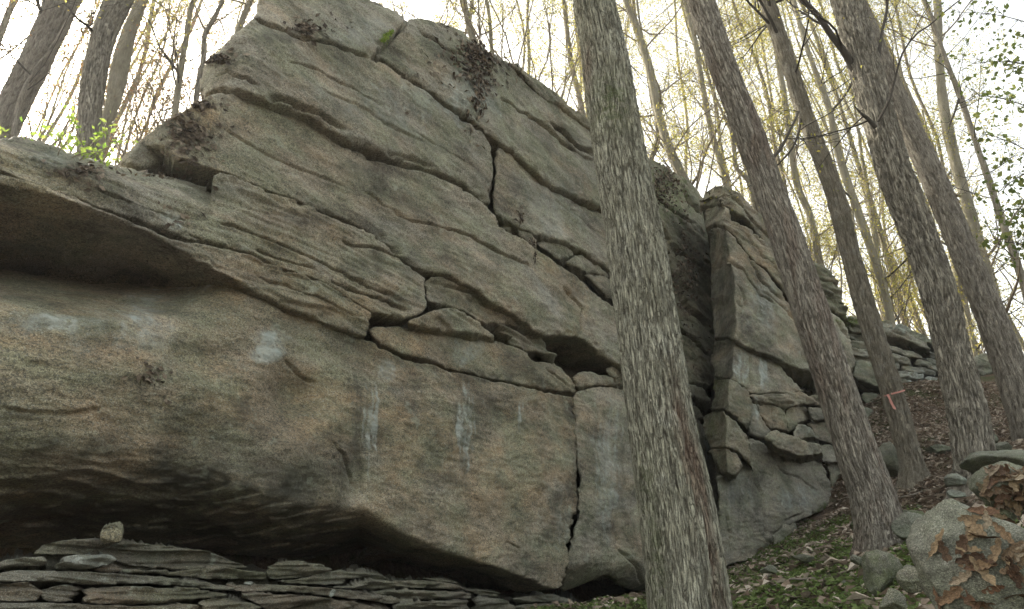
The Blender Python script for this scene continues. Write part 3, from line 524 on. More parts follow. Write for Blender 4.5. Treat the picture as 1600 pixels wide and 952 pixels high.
# ================================================================= far layered ledge
A3 = anchor(1410, 660, W3)
led = empty("layered_ledge", A3, "distant low ledge of thin rock layers behind the trunk with the pink ribbon", "rock ledge")
lr = random.Random(5)
ytop = lambda x: np.interp(x, [1325, 1350, 1382, 1415, 1450, 1475, 1500], [494, 498, 500, 509, 527, 545, 560])
ybot = lambda x: np.interp(x, [1325, 1380, 1480, 1500], [602, 614, 616, 614])
NL = 9
for k in range(NL):
    f0, f1 = k / NL, (k + 0.95) / NL
    x = 1318 + lr.uniform(-4, 4)
    while x < 1500:
        w = lr.uniform(36, 90); x1 = min(x + w, 1512); xs_ = np.linspace(x, x1, 6)
        if k < 3 and x > 1450: break
        slab(led, "rock_layer", [(q, ytop(q) + (ybot(q) - ytop(q)) * f0) for q in xs_] + [(q + lr.uniform(-2, 2), ytop(q) + (ybot(q) - ytop(q)) * f1) for q in xs_[::-1]], W3,
             o=lr.uniform(-.1, .16) + 0.05 * math.sin(k * 2.1), rnd=3, thick=1.0, jit=1.8, lamin=1.5, base=(0.2, 0.12, 0.1, 0.12 if k == 0 else 0), mat=M_ROCK2)
        x = x1 + lr.uniform(0, 1.5)
for pts, oo in [([(1338, 560), (1365, 566), (1385, 572), (1382, 608), (1360, 600), (1335, 590)], .3), ([(1336, 640), (1360, 634), (1375, 650), (1372, 668), (1345, 672)], .4), ([(1350, 610), (1378, 616), (1388, 634), (1362, 634), (1345, 625)], .1), ([(1420, 640), (1445, 650), (1462, 668), (1440, 672), (1410, 660)], .5), ([(1330, 670), (1362, 668), (1392, 690), (1370, 705), (1335, 700)], .5), ([(1395, 640), (1425, 655), (1420, 690), (1395, 690)], .1)]:
    slab(led, "rock_block", pts, W3, o=oo, rnd=5, thick=.8, jit=2, base=(0.2, 0.1, 0.15, 0.15), mat=M_ROCK2)
core(led, [(1325, 505), (1385, 510), (1450, 540), (1500, 570), (1500, 680), (1325, 760)], W3, -0.7)
# cap boulder right of the dark plated trunk
A4 = anchor(1555, 640, W3)
bo = empty("capped_boulder", A4, "brown boulder under a thin cap slab, between the crooked dark and rightmost thick trunks", "boulder")
slab(bo, "cap_slab", [(1515, 562), (1530, 553), (1552, 550), (1572, 554), (1590, 566), (1575, 574), (1552, 582), (1535, 590), (1524, 578)], W3, o=0.7, rnd=4, thick=1.2, lamin=1.2, base=(0.1, 0.2, 0, 0.1))
slab(bo, "rock_block", [(1528, 592), (1550, 580), (1575, 572), (1600, 575), (1640, 600), (1640, 660), (1600, 656), (1560, 650), (1535, 640)], W3, o=0.35, rnd=8, thick=1.2, base=(0.7, 0, 0.3, 0))

# ================================================================= shale shelf in the lower left
AS = anchor(300, 940, WS)
shf = empty("shale_shelf", AS, "low shelf of thin shale layers before the black undercut, bottom left", "rock ledge")
shelf = [  # outline, offset toward the viewer, base mask
 ([(53, 866), (70, 852), (91, 845), (135, 841), (165, 842), (191, 845), (235, 851), (275, 856), (312, 860), (353, 869), (382, 880), (402, 886), (376, 890), (324, 894), (280, 890), (235, 888), (188, 882), (168, 872), (88, 866)], -.15, (0.3, 0, .1, 0)),
 ([(180, 886), (235, 891), (280, 893), (326, 889), (330, 880), (380, 892), (420, 893), (425, 905), (370, 905), (324, 905), (253, 897), (190, 895)], -.05, (0.3, 0.05, 0, 0.1)),
 ([(-80, 888), (0, 881), (29, 872), (60, 869), (84, 868), (86, 884), (44, 886), (0, 893), (-80, 896)], .12, (0.15, 0.2, 0, 0)),
 ([(86, 871), (120, 867), (159, 866), (169, 875), (165, 881), (129, 890), (86, 890)], .16, (0.0, 0.45, 0, 0)),
 ([(139, 891), (155, 884), (168, 881), (186, 885), (188, 894), (160, 896)], .1, (0.5, 0, 0, 0)),
 ([(-80, 900), (0, 896), (38, 891), (129, 893), (188, 897), (253, 901), (324, 909), (368, 917), (366, 924), (294, 915), (206, 912), (147, 914), (110, 911), (60, 908), (0, 909), (-80, 908)], .2, (0.15, 0.15, 0, 0)),
 ([(-80, 912), (0, 912), (29, 910), (55, 914), (74, 922), (60, 937), (20, 940), (-80, 936)], .22, (0.6, 0, 0, 0)),
 ([(66, 930), (85, 922), (112, 914), (147, 917), (150, 925), (128, 936), (95, 941), (72, 940)], .26, (0.35, 0.15, 0, 0)),
 ([(150, 920), (206, 916), (250, 919), (294, 918), (340, 924), (366, 927), (362, 933), (330, 936), (294, 940), (230, 944), (176, 945), (118, 941), (130, 934)], .28, (0.4, 0.1, 0, 0)),
 ([(-80, 944), (60, 942), (118, 944), (176, 948), (240, 948), (300, 943), (330, 960), (330, 1000), (-80, 1000)], .34, (0.2, 0.05, 0, 0)),
 ([(305, 944), (330, 937), (353, 934), (382, 940), (410, 950), (440, 970), (440, 1000), (320, 1000)], .4, (0.15, 0.05, 0, 0)),
 ([(415, 893), (432, 882), (456, 875), (476, 878), (515, 889), (500, 896), (470, 902), (430, 906)], -.02, (0.1, 0.15, 0, 0)),
 ([(430, 909), (470, 904), (515, 892), (556, 894), (579, 894), (612, 906), (590, 908), (565, 902), (532, 914), (491, 914)], .0, (0.15, 0.15, 0, 0)),
 ([(350, 912), (394, 915), (430, 913), (491, 918), (560, 926), (600, 930), (640, 940), (600, 944), (556, 937), (447, 925), (370, 924)], .14, (0.4, 0.05, 0, 0)),
 ([(370, 928), (447, 929), (556, 941), (600, 952), (620, 970), (600, 1000), (450, 1000), (430, 960), (385, 936)], .24, (0.6, 0.0, 0, 0)),
 ([(500, 918), (535, 917), (572, 906), (615, 909), (640, 906), (680, 908), (703, 911), (728, 920), (700, 922), (640, 918), (590, 922)], .06, (0.1, 0.1, 0, 0)),
 ([(560, 926), (600, 924), (640, 921), (700, 925), (735, 927), (733, 934), (690, 936), (640, 938), (600, 930)], .1, (0.1, 0.15, 0, 0)),
 ([(612, 945), (645, 941), (690, 939), (734, 938), (736, 960), (736, 1000), (620, 1000), (625, 965)], .18, (0.2, 0.2, 0, 0)),
 ([(655, 903), (690, 904), (712, 909), (738, 921), (779, 926), (782, 934), (755, 932), (734, 925), (700, 912)], .0, (0.15, 0.1, 0, 0)),
 ([(738, 932), (760, 934), (786, 938), (800, 945), (800, 1000), (740, 1000)], .12, (0.2, 0.2, 0, 0)),
 ([(789, 936), (821, 932), (868, 928), (884, 934), (903, 941), (880, 943), (850, 940), (810, 943)], .1, (0.1, 0.25, 0, 0)),
 ([(805, 946), (850, 943), (880, 945), (905, 946), (925, 962), (925, 1000), (805, 1000)], .14, (0.15, 0.15, 0, 0))]
for pts, oo, bs in shelf:
    slab(shf, "rock_layer", pts, WS, o=oo, rnd=3.2, thick=1.3 if oo < .2 else 0.9, jit=1.6, amp=1.3, lamin=1.1, base=bs, mat=M_SHALE, step=1.3, lfq=34.0)
slab(shf, "rock_core", [(-80, 900), (60, 868), (120, 852), (300, 870), (400, 896), (460, 890), (620, 912), (740, 930), (880, 938), (920, 1010), (-80, 1010)], WS, o=-0.22, rnd=4, thick=1.6, step=5, jit=1, lamin=1.5, base=(0.3, 0, .4, 0), mat=M_SHALE)  # dark base mask paints shade into the gaps between layers

# ================================================================= ground
def gz_fit():
    pts = []
    for px, py, Y in [(1130, 893, 10.3), (1200, 858, 10.7), (1300, 790, 11.8), (1378, 872, 5.6), (1431, 757, 9.0), (1530, 768, 8.0), (1612, 690, 9.5), (1340, 780, 11.5), (1480, 672, 12.5), (1540, 655, 13.5), (1600, 640, 14),
                      (1000, 955, 7.2), (1200, 950, 4.6), (1320, 950, 4.0), (1430, 930, 3.6), (1250, 880, 7.5), (1430, 830, 6.0), (1500, 860, 4.0), (1330, 830, 8.8), (1410, 700, 11.5), (1700, 760, 6), (1700, 900, 3.2), (900, 950, 6.6)]:
        pts.append(at(px, py, Y))
    for x, y, z in [(0, 0, 0), (1.5, 0.5, 0.3), (-2, 0, -0.4), (-3, 3, 0.4), (-1, 3.6, 0.8), (0.4, 4, 1.05), (0.8, 2.2, 0.75), (3, 1, 0.9), (6, 3, 2.2), (10, 5, 4), (12, 10, 5), (14, 16, 6.4), (9, 15, 5.4), (6, 16.5, 4.6), (0, -8, -2.5), (-8, -4, -2.5), (8, -6, -0.5), (-6, 0, -.6)]:
        pts.append(np.array([x, y, z]))
    return np.array(pts)
GP = gz_fit()
def tps(r2): return 0.5 * r2 * np.log(r2 + 1e-9)
_n = len(GP); _r2 = ((GP[:, None, :2] - GP[None, :, :2]) ** 2).sum(-1)
_A = np.zeros((_n + 3, _n + 3)); _A[:_n, :_n] = tps(_r2) + np.eye(_n) * 0.05; _A[:_n, _n] = 1; _A[:_n, _n + 1:] = GP[:, :2]; _A[_n, :_n] = 1; _A[_n + 1:, :_n] = GP[:, :2].T
_w = np.linalg.solve(_A, np.r_[GP[:, 2], 0, 0, 0])
def ground_z(x, y):
    x = np.asarray(x, float); y = np.asarray(y, float); sh = x.shape; x = x.ravel(); y = y.ravel()
    xc = np.clip(x, -9, 15); yc = np.clip(y, -9, 17)
    z = np.zeros_like(x)
    for i in range(_n): z += _w[i] * tps((xc - GP[i, 0]) ** 2 + (yc - GP[i, 1]) ** 2)
    z += _w[_n] + _w[_n + 1] * xc + _w[_n + 2] * yc
    z = np.clip(z, -3.0, 7.0)
    # the terrace on top of the outcrop (behind its face)
    side = -((x * W1.n[0] + y * W1.n[1]) / np.hypot(W1.n[0], W1.n[1]))     # >4 : behind the wall plane
    al = x * W1.u[0] + y * W1.u[1]
    top = np.interp(al, [-20, 0, 2.5, 5, 9, 14, 22, 30], [2.6, 2.8, 3.6, 5.2, 6.4, 6.6, 6.0, 6.2])
    top = top + np.clip(side - 7, 0, 60) * 0.05
    w = sstep(5.2, 6.4, side)
    far = sstep(16, 26, al)
    z = z * (1 - w * (1 - 0.0 * far)) + top * w
    d = np.hypot(x, y)
    z = z + 0.05 * np.clip(d - 20, 0, 40) * (y > 0)
    p = np.stack([x, y, np.zeros_like(x)], -1)
    z = z + fbm(p * 0.9, 3) * 0.07 + fbm(p * 4.0, 3) * 0.04
    return z.reshape(sh)
g = np.sort(np.unique(np.round(np.concatenate([np.arange(-1.5, 15, 0.09), np.arange(-14, 30, 1.0), np.linspace(-260, 300, 60)]), 3)))
h = np.sort(np.unique(np.round(np.concatenate([np.arange(1.0, 16, 0.09), np.arange(-14, 40, 1.0), np.linspace(-260, 300, 60)]), 3)))
GX, GY = np.meshgrid(g, h); GZ = ground_z(GX, GY); nyg, nxg = GX.shape
I = np.arange(nxg * nyg).reshape(nyg, nxg)
gro = mesh("ground", np.stack([GX.ravel(), GY.ravel(), GZ.ravel()], -1), np.stack([I[:-1, :-1].ravel(), I[:-1, 1:].ravel(), I[1:, 1:].ravel(), I[1:, :-1].ravel()], -1), M_GROUND)
tag(gro, "sloping forest floor of dark soil, litter and moss", None, None, 'structure')

# ================================================================= trees
class MB:
    def __init__(s): s.v = []; s.q = []; s.t = []; s.b = []; s.m = []; s.n = 0
    def tube(s, P, rad, sides=5, mask=(1, 0, 0, 1)):
        P = np.asarray(P, float); n = len(P); T = np.gradient(P, axis=0); T /= np.linalg.norm(T, axis=1)[:, None] + 1e-9
        ref = np.array([0.13, 0.97, 0.2]) if abs(T[0][1]) < 0.9 else np.array([1.0, 0, 0])
        B = np.cross(T, ref); B /= np.linalg.norm(B, axis=1)[:, None] + 1e-9; C = np.cross(T, B)
        a = np.arange(sides) * 2 * math.pi / sides; ca, sa = np.cos(a), np.sin(a)
        r = np.asarray(rad, float)
        V = P[:, None] + r[:, None, None] * (B[:, None] * ca[None, :, None] + C[:, None] * sa[None, :, None])
        L = np.r_[0, np.cumsum(np.linalg.norm(np.diff(P, axis=0), axis=1))]
        s.v.append(V.reshape(-1, 3)); 
        s.b.append(np.stack([np.broadcast_to(ca, (n, sides)) * r[0], np.broadcast_to(sa, (n, sides)) * r[0], np.broadcast_to(L[:, None], (n, sides))], -1).reshape(-1, 3))
        i = np.arange(n - 1)[:, None] * sides; j = np.arange(sides)[None]; k = (j + 1) % sides
        s.q.append(np.stack([i + j, i + k, i + sides + k, i + sides + j], -1).reshape(-1, 4) + s.n)
        s.n += n * sides
    def build(s, name, mat, parent=None, smooth=True):
        if not s.v: return None
        v = np.concatenate(s.v); mk = np.tile(np.array([1, 0, 0, 1.0]), (len(v), 1))
        return mesh(name, v, np.concatenate(s.q), mat, parent, {'bark': np.concatenate(s.b), 'mask': mk}, smooth)
class LF:
    """small leaf blades"""
    def __init__(s): s.p = []; s.s = []
    def add(s, P, size): s.p.append(np.asarray(P, float).reshape(-1, 3)); s.s.append(np.full(len(s.p[-1]), size))
    def build(s, name, mat, parent=None, flat=0.0, kind=None, normals=None, seed=1, curl=0.25, aspect=0.55):
        if not s.p: return None
        P = np.concatenate(s.p); Sz = np.concatenate(s.s); n = len(P); r = np.random.default_rng(seed)
        Nn = r.normal(size=(n, 3)); Nn[:, 2] = np.abs(Nn[:, 2])
        base = np.array([0, 0, 1.0]) if normals is None else normals
        Nn = Nn * (1 - flat) + base * flat * 2.2; Nn /= np.linalg.norm(Nn, axis=1)[:, None]
        a = r.normal(size=(n, 3)); U = np.cross(Nn, a); U /= np.linalg.norm(U, axis=1)[:, None]; V = np.cross(Nn, U)
        Sz = Sz * r.uniform(0.6, 1.35, n); c = (curl * r.uniform(-0.6, 1.4, n))[:, None]
        h = (Sz / 2)[:, None]
        v = np.stack([P - U * h, P - U * h * 0.1 + V * h * aspect + Nn * h * c, P + U * h + Nn * h * c * 0.8, P - U * h * 0.1 - V * h * aspect + Nn * h * c], 1).reshape(-1, 3)
        i = np.arange(n)[:, None] * 4
        f = np.concatenate([i + np.array([[0, 1, 2]]), i + np.array([[0, 2, 3]])])
        tone = np.repeat(r.uniform(0, 1, n), 4); cl = np.stack([tone, tone, tone, np.ones_like(tone)], -1)
        o = mesh(name, v, f, mat, parent, {'tone': cl}, False)
        if kind: o['kind'] = kind
        return o
def grow(mb, lf, p, d, L, r, lev, maxl, rg, lsize, nleaf, droop=0.0, tips=None):
    ns = 6 if lev < 2 else 4
    P = [p]; dd = d / np.linalg.norm(d); st = L / ns
    for i in range(ns):
        dd = dd + rg.normal(size=3) * 0.13 + np.array([0, 0, 0.07 - droop]); dd /= np.linalg.norm(dd); P.append(P[-1] + dd * st)
    P = np.array(P); rr = np.linspace(r, r * 0.35, ns + 1)
    mb.tube(P, rr, 6 if lev == 0 else (4 if lev == 1 else 3))
    if lev < maxl:
        k = int(rg.integers(4, 7)) if lev == 0 else int(rg.integers(3, 6))
        for _ in range(k):
            f = rg.uniform(0.25, 1.0); i = min(ns - 1, int(f * ns)); q = P[i] + (P[i + 1] - P[i]) * (f * ns - i)
            dir_ = P[min(i + 1, ns)] - P[i]; dir_ = dir_ / np.linalg.norm(dir_) + rg.normal(size=3) * 0.62
            grow(mb, lf, q, dir_, L * rg.uniform(0.35, 0.6), r * 0.5 * (1 - 0.4 * f), lev + 1, maxl, rg, lsize, nleaf, droop, tips)
    if lev >= maxl - 1 and nleaf > 0:
        m = int(rg.poisson(nleaf))
        if m:
            f = rg.uniform(0.2, 1.05, m) * ns; i = np.clip(f.astype(int), 0, ns - 1)
            q = P[i] + (P[i + 1] - P[i]) * (f - i)[:, None] + rg.normal(size=(m, 3)) * lsize * 1.6
            lf.add(q, lsize)

def spline(P, n):
    P = np.asarray(P, float); L = np.r_[0, np.cumsum(np.linalg.norm(np.diff(P[:, :3], axis=0), axis=1))]
    T = np.linspace(0, L[-1], n); m = np.gradient(P, L, axis=0)
    i = np.clip(np.searchsorted(L, T) - 1, 0, len(L) - 2); h_ = (L[i + 1] - L[i])[:, None]; t = ((T - L[i])[:, None]) / h_
    return (2*t**3-3*t**2+1)*P[i] + (t**3-2*t**2+t)*h_*m[i] + (-2*t**3+3*t**2)*P[i+1] + (t**3-t**2)*h_*m[i+1], T
def centers(rows, Y, lean=0.0, ext=2.2, below=0.25):
    """rows (px, py, width px) from top to base -> world centre line with radius, base first"""
    rows = sorted(rows, key=lambda r: -r[1]); out = []
    y0 = rows[0][1]
    for px, py, w in rows:
        p = at(px, py, Y + lean * (y0 - py) / 1000.0); rad = w / 2 / FPX * zcam(p); out.append([*p, rad])
    out = np.array(out)
    d = out[-1, :3] - out[-3, :3]; d /= np.linalg.norm(d); top = out[-1].copy()
    up = np.array([0, 0, 1.0]); d = d * 0.7 + up * 0.3
    ex = [np.r_[top[:3] + d * ext * k, top[3] * (1 - 0.28 * k)] for k in (1, 2, 3)]
    b = out[0].copy(); d0 = out[0, :3] - out[1, :3]; d0 /= np.linalg.norm(d0)
    bs = np.r_[b[:3] + d0 * below, b[3] * 1.08]
    return np.array([bs, *out, *ex])
def trunk(name, C, mat, parent, sides, rings, rough=1.0, fscale=1.0, mask_fn=None, flare=0.0):
    Q, T = spline(C, rings); P = Q[:, :3]; rad = np.clip(Q[:, 3], 0.004, None)
    Tn = np.gradient(P, axis=0); Tn /= np.linalg.norm(Tn, axis=1)[:, None]
    ref = np.array([0, 1.0, 0]); B = np.cross(Tn, ref); B /= np.linalg.norm(B, axis=1)[:, None]; Cc = np.cross(Tn, B)
    a = np.arange(sides) * 2 * math.pi / sides
    A, TT = np.meshgrid(a, T); r0 = float(np.median(rad)); Rr = np.repeat(rad[:, None], sides, 1)
    bk = np.stack([np.cos(A) * Rr, np.sin(A) * Rr, TT], -1).reshape(-1, 3)
    s1 = np.array([28, 28, 3.0]) * fscale
    w = pnoise(bk * np.array([6, 6, 1.5]) * fscale)[:, None] * 0.35
    n1 = np.abs(pnoise(bk * s1 + w)); n2 = np.abs(pnoise(bk * s1 * 2.1 + 7.7 + w)); n3 = pnoise(bk * np.array([40, 40, 22]) * fscale)
    ridge = sstep(0.0, 0.30, n1) * 0.72 + sstep(0.0, 0.35, n2) * 0.4 + n3 * 0.18
    big = fbm(bk * np.array([4, 4, 1.1]), 3)
    fl = flare * np.exp(-(TT.ravel() - 0.2) / 0.22) * (0.45 + 0.55 * np.cos(A.ravel() * 5 + 1.3 + np.sin(A.ravel() * 2)) )
    disp = (ridge - 0.7) * 0.018 / fscale * rough + big * r0 * 0.05 + fl * r0
    V = P[:, None] + (Rr + disp.reshape(rings, sides))[..., None] * (B[:, None] * np.cos(A)[..., None] + Cc[:, None] * np.sin(A)[..., None])
    i = np.arange(rings - 1)[:, None] * sides; j = np.arange(sides)[None]; k = (j + 1) % sides
    F = np.stack([i + j, i + sides + j, i + sides + k, i + k], -1).reshape(-1, 4)
    mk = np.zeros((rings * sides, 4)); mk[:, 3] = 1; mk[:, 0] = sstep(0.10, 0.6, ridge) * 0.75 + 0.25
    pos = V.reshape(-1, 3)
    if mask_fn is not None: mask_fn(mk, pos, A.ravel(), TT.ravel(), bk)
    return mesh(name, pos, F, mat, parent, {'bark': bk, 'mask': mk})

def tree(name, rows, Y, mat, label, sides=24, rings=120, nb=10, blen=2.2, lev=2, leafsize=0.045, nleaf=2.0, leafmat=None, rough=1.0, fscale=1.0, group=None, seed=1, lean=0.0, mask_fn=None,
         flare=0.0, fork=None, ext=2.2, limbs=(), bfrom=0.3, twigmat=None, cat="tree", below=0.25):
    C = centers(rows, Y, lean, ext, below); rt = empty(name, tuple(C[1, :3]), label, cat, group)
    tr = trunk("trunk", C, mat, rt, sides, rings, rough, fscale, mask_fn, flare)
    rg = np.random.default_rng(seed); mb = MB(); lf = LF(); Q, T = spline(C, 60)
    if fork is not None:
        Cf = centers(fork, Y, lean, ext, 0.0); trunk("fork_stem", Cf, mat, rt, sides, rings, rough, fscale)
    for ln in limbs:
        Cl = []
        for px, py, w, dy in ln:
            p = at(px, py, Y + dy); Cl.append([*p, w / 2 / FPX * zcam(p)])
        Ql, Tl = spline(np.array(Cl), 14); mb.tube(Ql[:, :3], np.clip(Ql[:, 3], .003, None), 7)
        for q in range(4, 14, 3): grow(mb, lf, Ql[q, :3], (Ql[q, :3] - Ql[q - 1, :3]) * 8 + rg.normal(size=3) * 0.5, blen * 0.4, Ql[q, 3] * 0.5, 1, lev, rg, leafsize, nleaf)
    for _ in range(nb):
        f = rg.uniform(bfrom, 1.0); i = int(f * 59); p = Q[i, :3]; az = rg.uniform(0, 2 * math.pi)
        d = np.array([math.cos(az), math.sin(az), rg.uniform(0.25, 1.1)])
        grow(mb, lf, p, d, blen * rg.uniform(0.5, 1.1), max(0.005, Q[i, 3] * rg.uniform(0.16, 0.32)), 0, lev, rg, leafsize, nleaf)
    b_ = mb.build("branches", twigmat or M_TWIG, rt)
    if b_: b_["kind"] = "stuff"
    lf.build("leaves", leafmat or M_LEAF_Y, rt, seed=seed, kind="stuff")
    return rt

def mask_A(mk, pos, A, T, bk):
    # reddish algae stripe down the right side and a green lichen patch
    d = pos - EYE; z = d @ FWD; px = CX + FPX * d[:, 0] / z; py = CY - FPX * (d @ UPV) / z
    c = np.interp(py, [0, 250, 530, 672, 812, 952], [927, 970, 1015, 1035, 1060, 1078]); w = np.interp(py, [0, 952], [64, 126])
    f = (px - c) / w
    n = fbm(pos * np.array([9, 9, 1.6]), 3)
    mk[:, 1] = np.clip(np.exp(-((f - 0.30) / 0.15) ** 2) * np.clip((py - 530) / 250, 0, 1) * (0.45 + 1.2 * n), 0, .6) + np.clip(np.exp(-((px - 918) / 8) ** 2 - ((py - 110) / 40) ** 2) * 0.5, 0, 1)
    mk[:, 2] = np.clip(np.exp(-((px - 955) / 28) ** 2 - ((py - 160) / 45) ** 2) * 1.0 + np.exp(-((f + 0.35) / 0.12) ** 2) * np.clip((py - 640) / 200, 0, .6), 0, 1)
def mask_B(mk, pos, A, T, bk):
    n = fbm(pos * np.array([7, 7, 1.4]), 3); mk[:, 1] = np.clip(0.0 + n * 0.7, 0, .3); mk[:, 2] = np.clip(0.5 - T, 0, 1) * 0.6
tree("near_tree", [(927, 0, 64), (944, 82, 70), (955, 160, 74), (970, 250, 80), (996, 400, 90), (1015, 530, 95), (1035, 672, 104), (1060, 812, 117), (1078, 952, 127), (1096, 1080, 140), (1110, 1180, 165)], 4.0, M_BARK,
     "thickest nearest trunk, furrowed grey bark with a red-brown streak, before the rock face", 150, 900, nb=6, blen=2.5, nleaf=3, bfrom=0.86, mask_fn=mask_A, seed=11, ext=2.4, flare=0.1, fscale=1.15)
tree("near_tree", [(1094, 0, 40), (1128, 100, 41), (1167, 200, 42), (1200, 290, 44), (1239, 400, 50), (1271, 500, 54), (1304, 600, 56), (1337, 700, 60), (1370, 800, 68), (1379, 850, 78), (1382, 880, 92)], 5.6, M_BARK_B,
     "reddish-grey ridged trunk leaning left from the mossy bank, right of the thickest trunk", 96, 620, nb=8, blen=2.2, nleaf=3, bfrom=0.7, mask_fn=mask_B, seed=12, fscale=1.25, flare=0.3, twigmat=M_TWIG_D,
     limbs=[[(1190, 262, 7, 0), (1216, 238, 5, .1), (1234, 205, 4, .2), (1248, 175, 3, .3)]])
tree("ribbon_tree", [(1198, 0, 22), (1232, 100, 22), (1265, 200, 24), (1300, 290, 26), (1330, 400, 28), (1358, 500, 31), (1390, 600, 32), (1410, 670, 32), (1427, 735, 36), (1431, 757, 46)], 9.0, M_BARK_C,
     "slim pale blotched trunk with a pink ribbon tied low around it", 56, 420, nb=14, blen=2.2, nleaf=3, bfrom=0.45, seed=13, flare=0.45, fscale=0.9, twigmat=M_TWIG_D,
     limbs=[[(1252, 180, 5, 0), (1247, 210, 4, -.1), (1232, 240, 3, -.2), (1215, 258, 2.5, -.2)]])
tree("plated_tree", [(1322, 0, 41), (1350, 100, 44), (1374, 190, 45), (1402, 280, 48), (1443, 385, 47), (1468, 460, 49), (1489, 550, 48), (1512, 650, 54), (1525, 730, 57), (1529, 770, 68)], 8.0, M_BARK_D,
     "crooked dark trunk with plated peeling bark and a limb forking off to the upper left", 84, 520, nb=8, blen=2.4, nleaf=3, bfrom=0.6, seed=14, fscale=0.8, rough=1.7, flare=0.4, twigmat=M_TWIG_D,
     limbs=[[(1345, 125, 13, 0), (1334, 108, 12, 0), (1318, 80, 11, -.1), (1297, 53, 10, -.2), (1279, 26, 9, -.3), (1259, 5, 8, -.4), (1235, -30, 7, -.5)], [(1372, 190, 4, -.2), (1388, 160, 4, -.3), (1398, 125, 3.2, -.3), (1412, 80, 3, -.4), (1430, 55, 3, -.5), (1452, 40, 2.5, -.5), (1470, 24, 2.5, -.5), (1500, 0, 2, -.5)],
            [(1368, 200, 8, -.2), (1355, 185, 6, -.25), (1346, 178, 4, -.3), (1334, 165, 2, -.3)], [(1372, 95, 6, 0), (1378, 50, 5, .1), (1385, 20, 4.5, .2), (1388, -20, 4, .2)]])
tree("leaning_tree", [(1337, 0, 26), (1370, 80, 28), (1412, 180, 31), (1450, 260, 34), (1505, 390, 38), (1546, 490, 42), (1580, 580, 46), (1612, 680, 52)], 9.5, M_BARK_B,
     "rightmost thick trunk, leaning left behind the crooked dark one", 64, 460, nb=10, blen=2.4, nleaf=3, bfrom=0.5, seed=15, fscale=0.95, flare=0.2)
# left side, standing on the outcrop
tree("leaning_tree", [(100, -20, 50), (88, 25, 45), (72, 60, 42), (48, 110, 42), (25, 155, 42), (5, 200, 42), (-15, 250, 46)], 9.0, M_BARK_B, "leftmost thick trunk leaning right, cut by the left edge of the photo", 56, 300, nb=12, blen=2.6, nleaf=5, leafmat=M_LEAF_O, bfrom=0.2, seed=16, twigmat=M_TWIG_D)
tree("leaning_tree", [(195, -20, 40), (186, 0, 38), (164, 50, 34), (151, 100, 33), (143, 150, 33), (139, 200, 32), (139, 262, 34)], 7.4, M_BARK_D, "dark straight trunk rising from the left shoulder of the outcrop beside the green sprouts", 64, 320, nb=6, blen=2.0, nleaf=3, bfrom=0.4, seed=17, fscale=1.4, twigmat=M_TWIG_D,
     limbs=[[(150, 60, 6, 0), (138, 42, 5, -.2), (122, 30, 4, -.4), (100, 5, 3, -.5)]])
tree("forked_tree", [(228, -20, 15), (222, 0, 16), (202, 50, 20), (190, 95, 25), (182, 135, 24), (174, 170, 19), (162, 205, 15), (150, 262, 15)], 12, M_BARK_S, "greenish smooth trunk forking into two stems behind the dark straight trunk", 32, 160, nb=8, blen=2.4, nleaf=5, bfrom=0.1, seed=18, leafmat=M_LEAF_O,
     fork=[(252, -20, 13), (245, 0, 14), (227, 50, 14), (210, 90, 16), (192, 122, 20)])

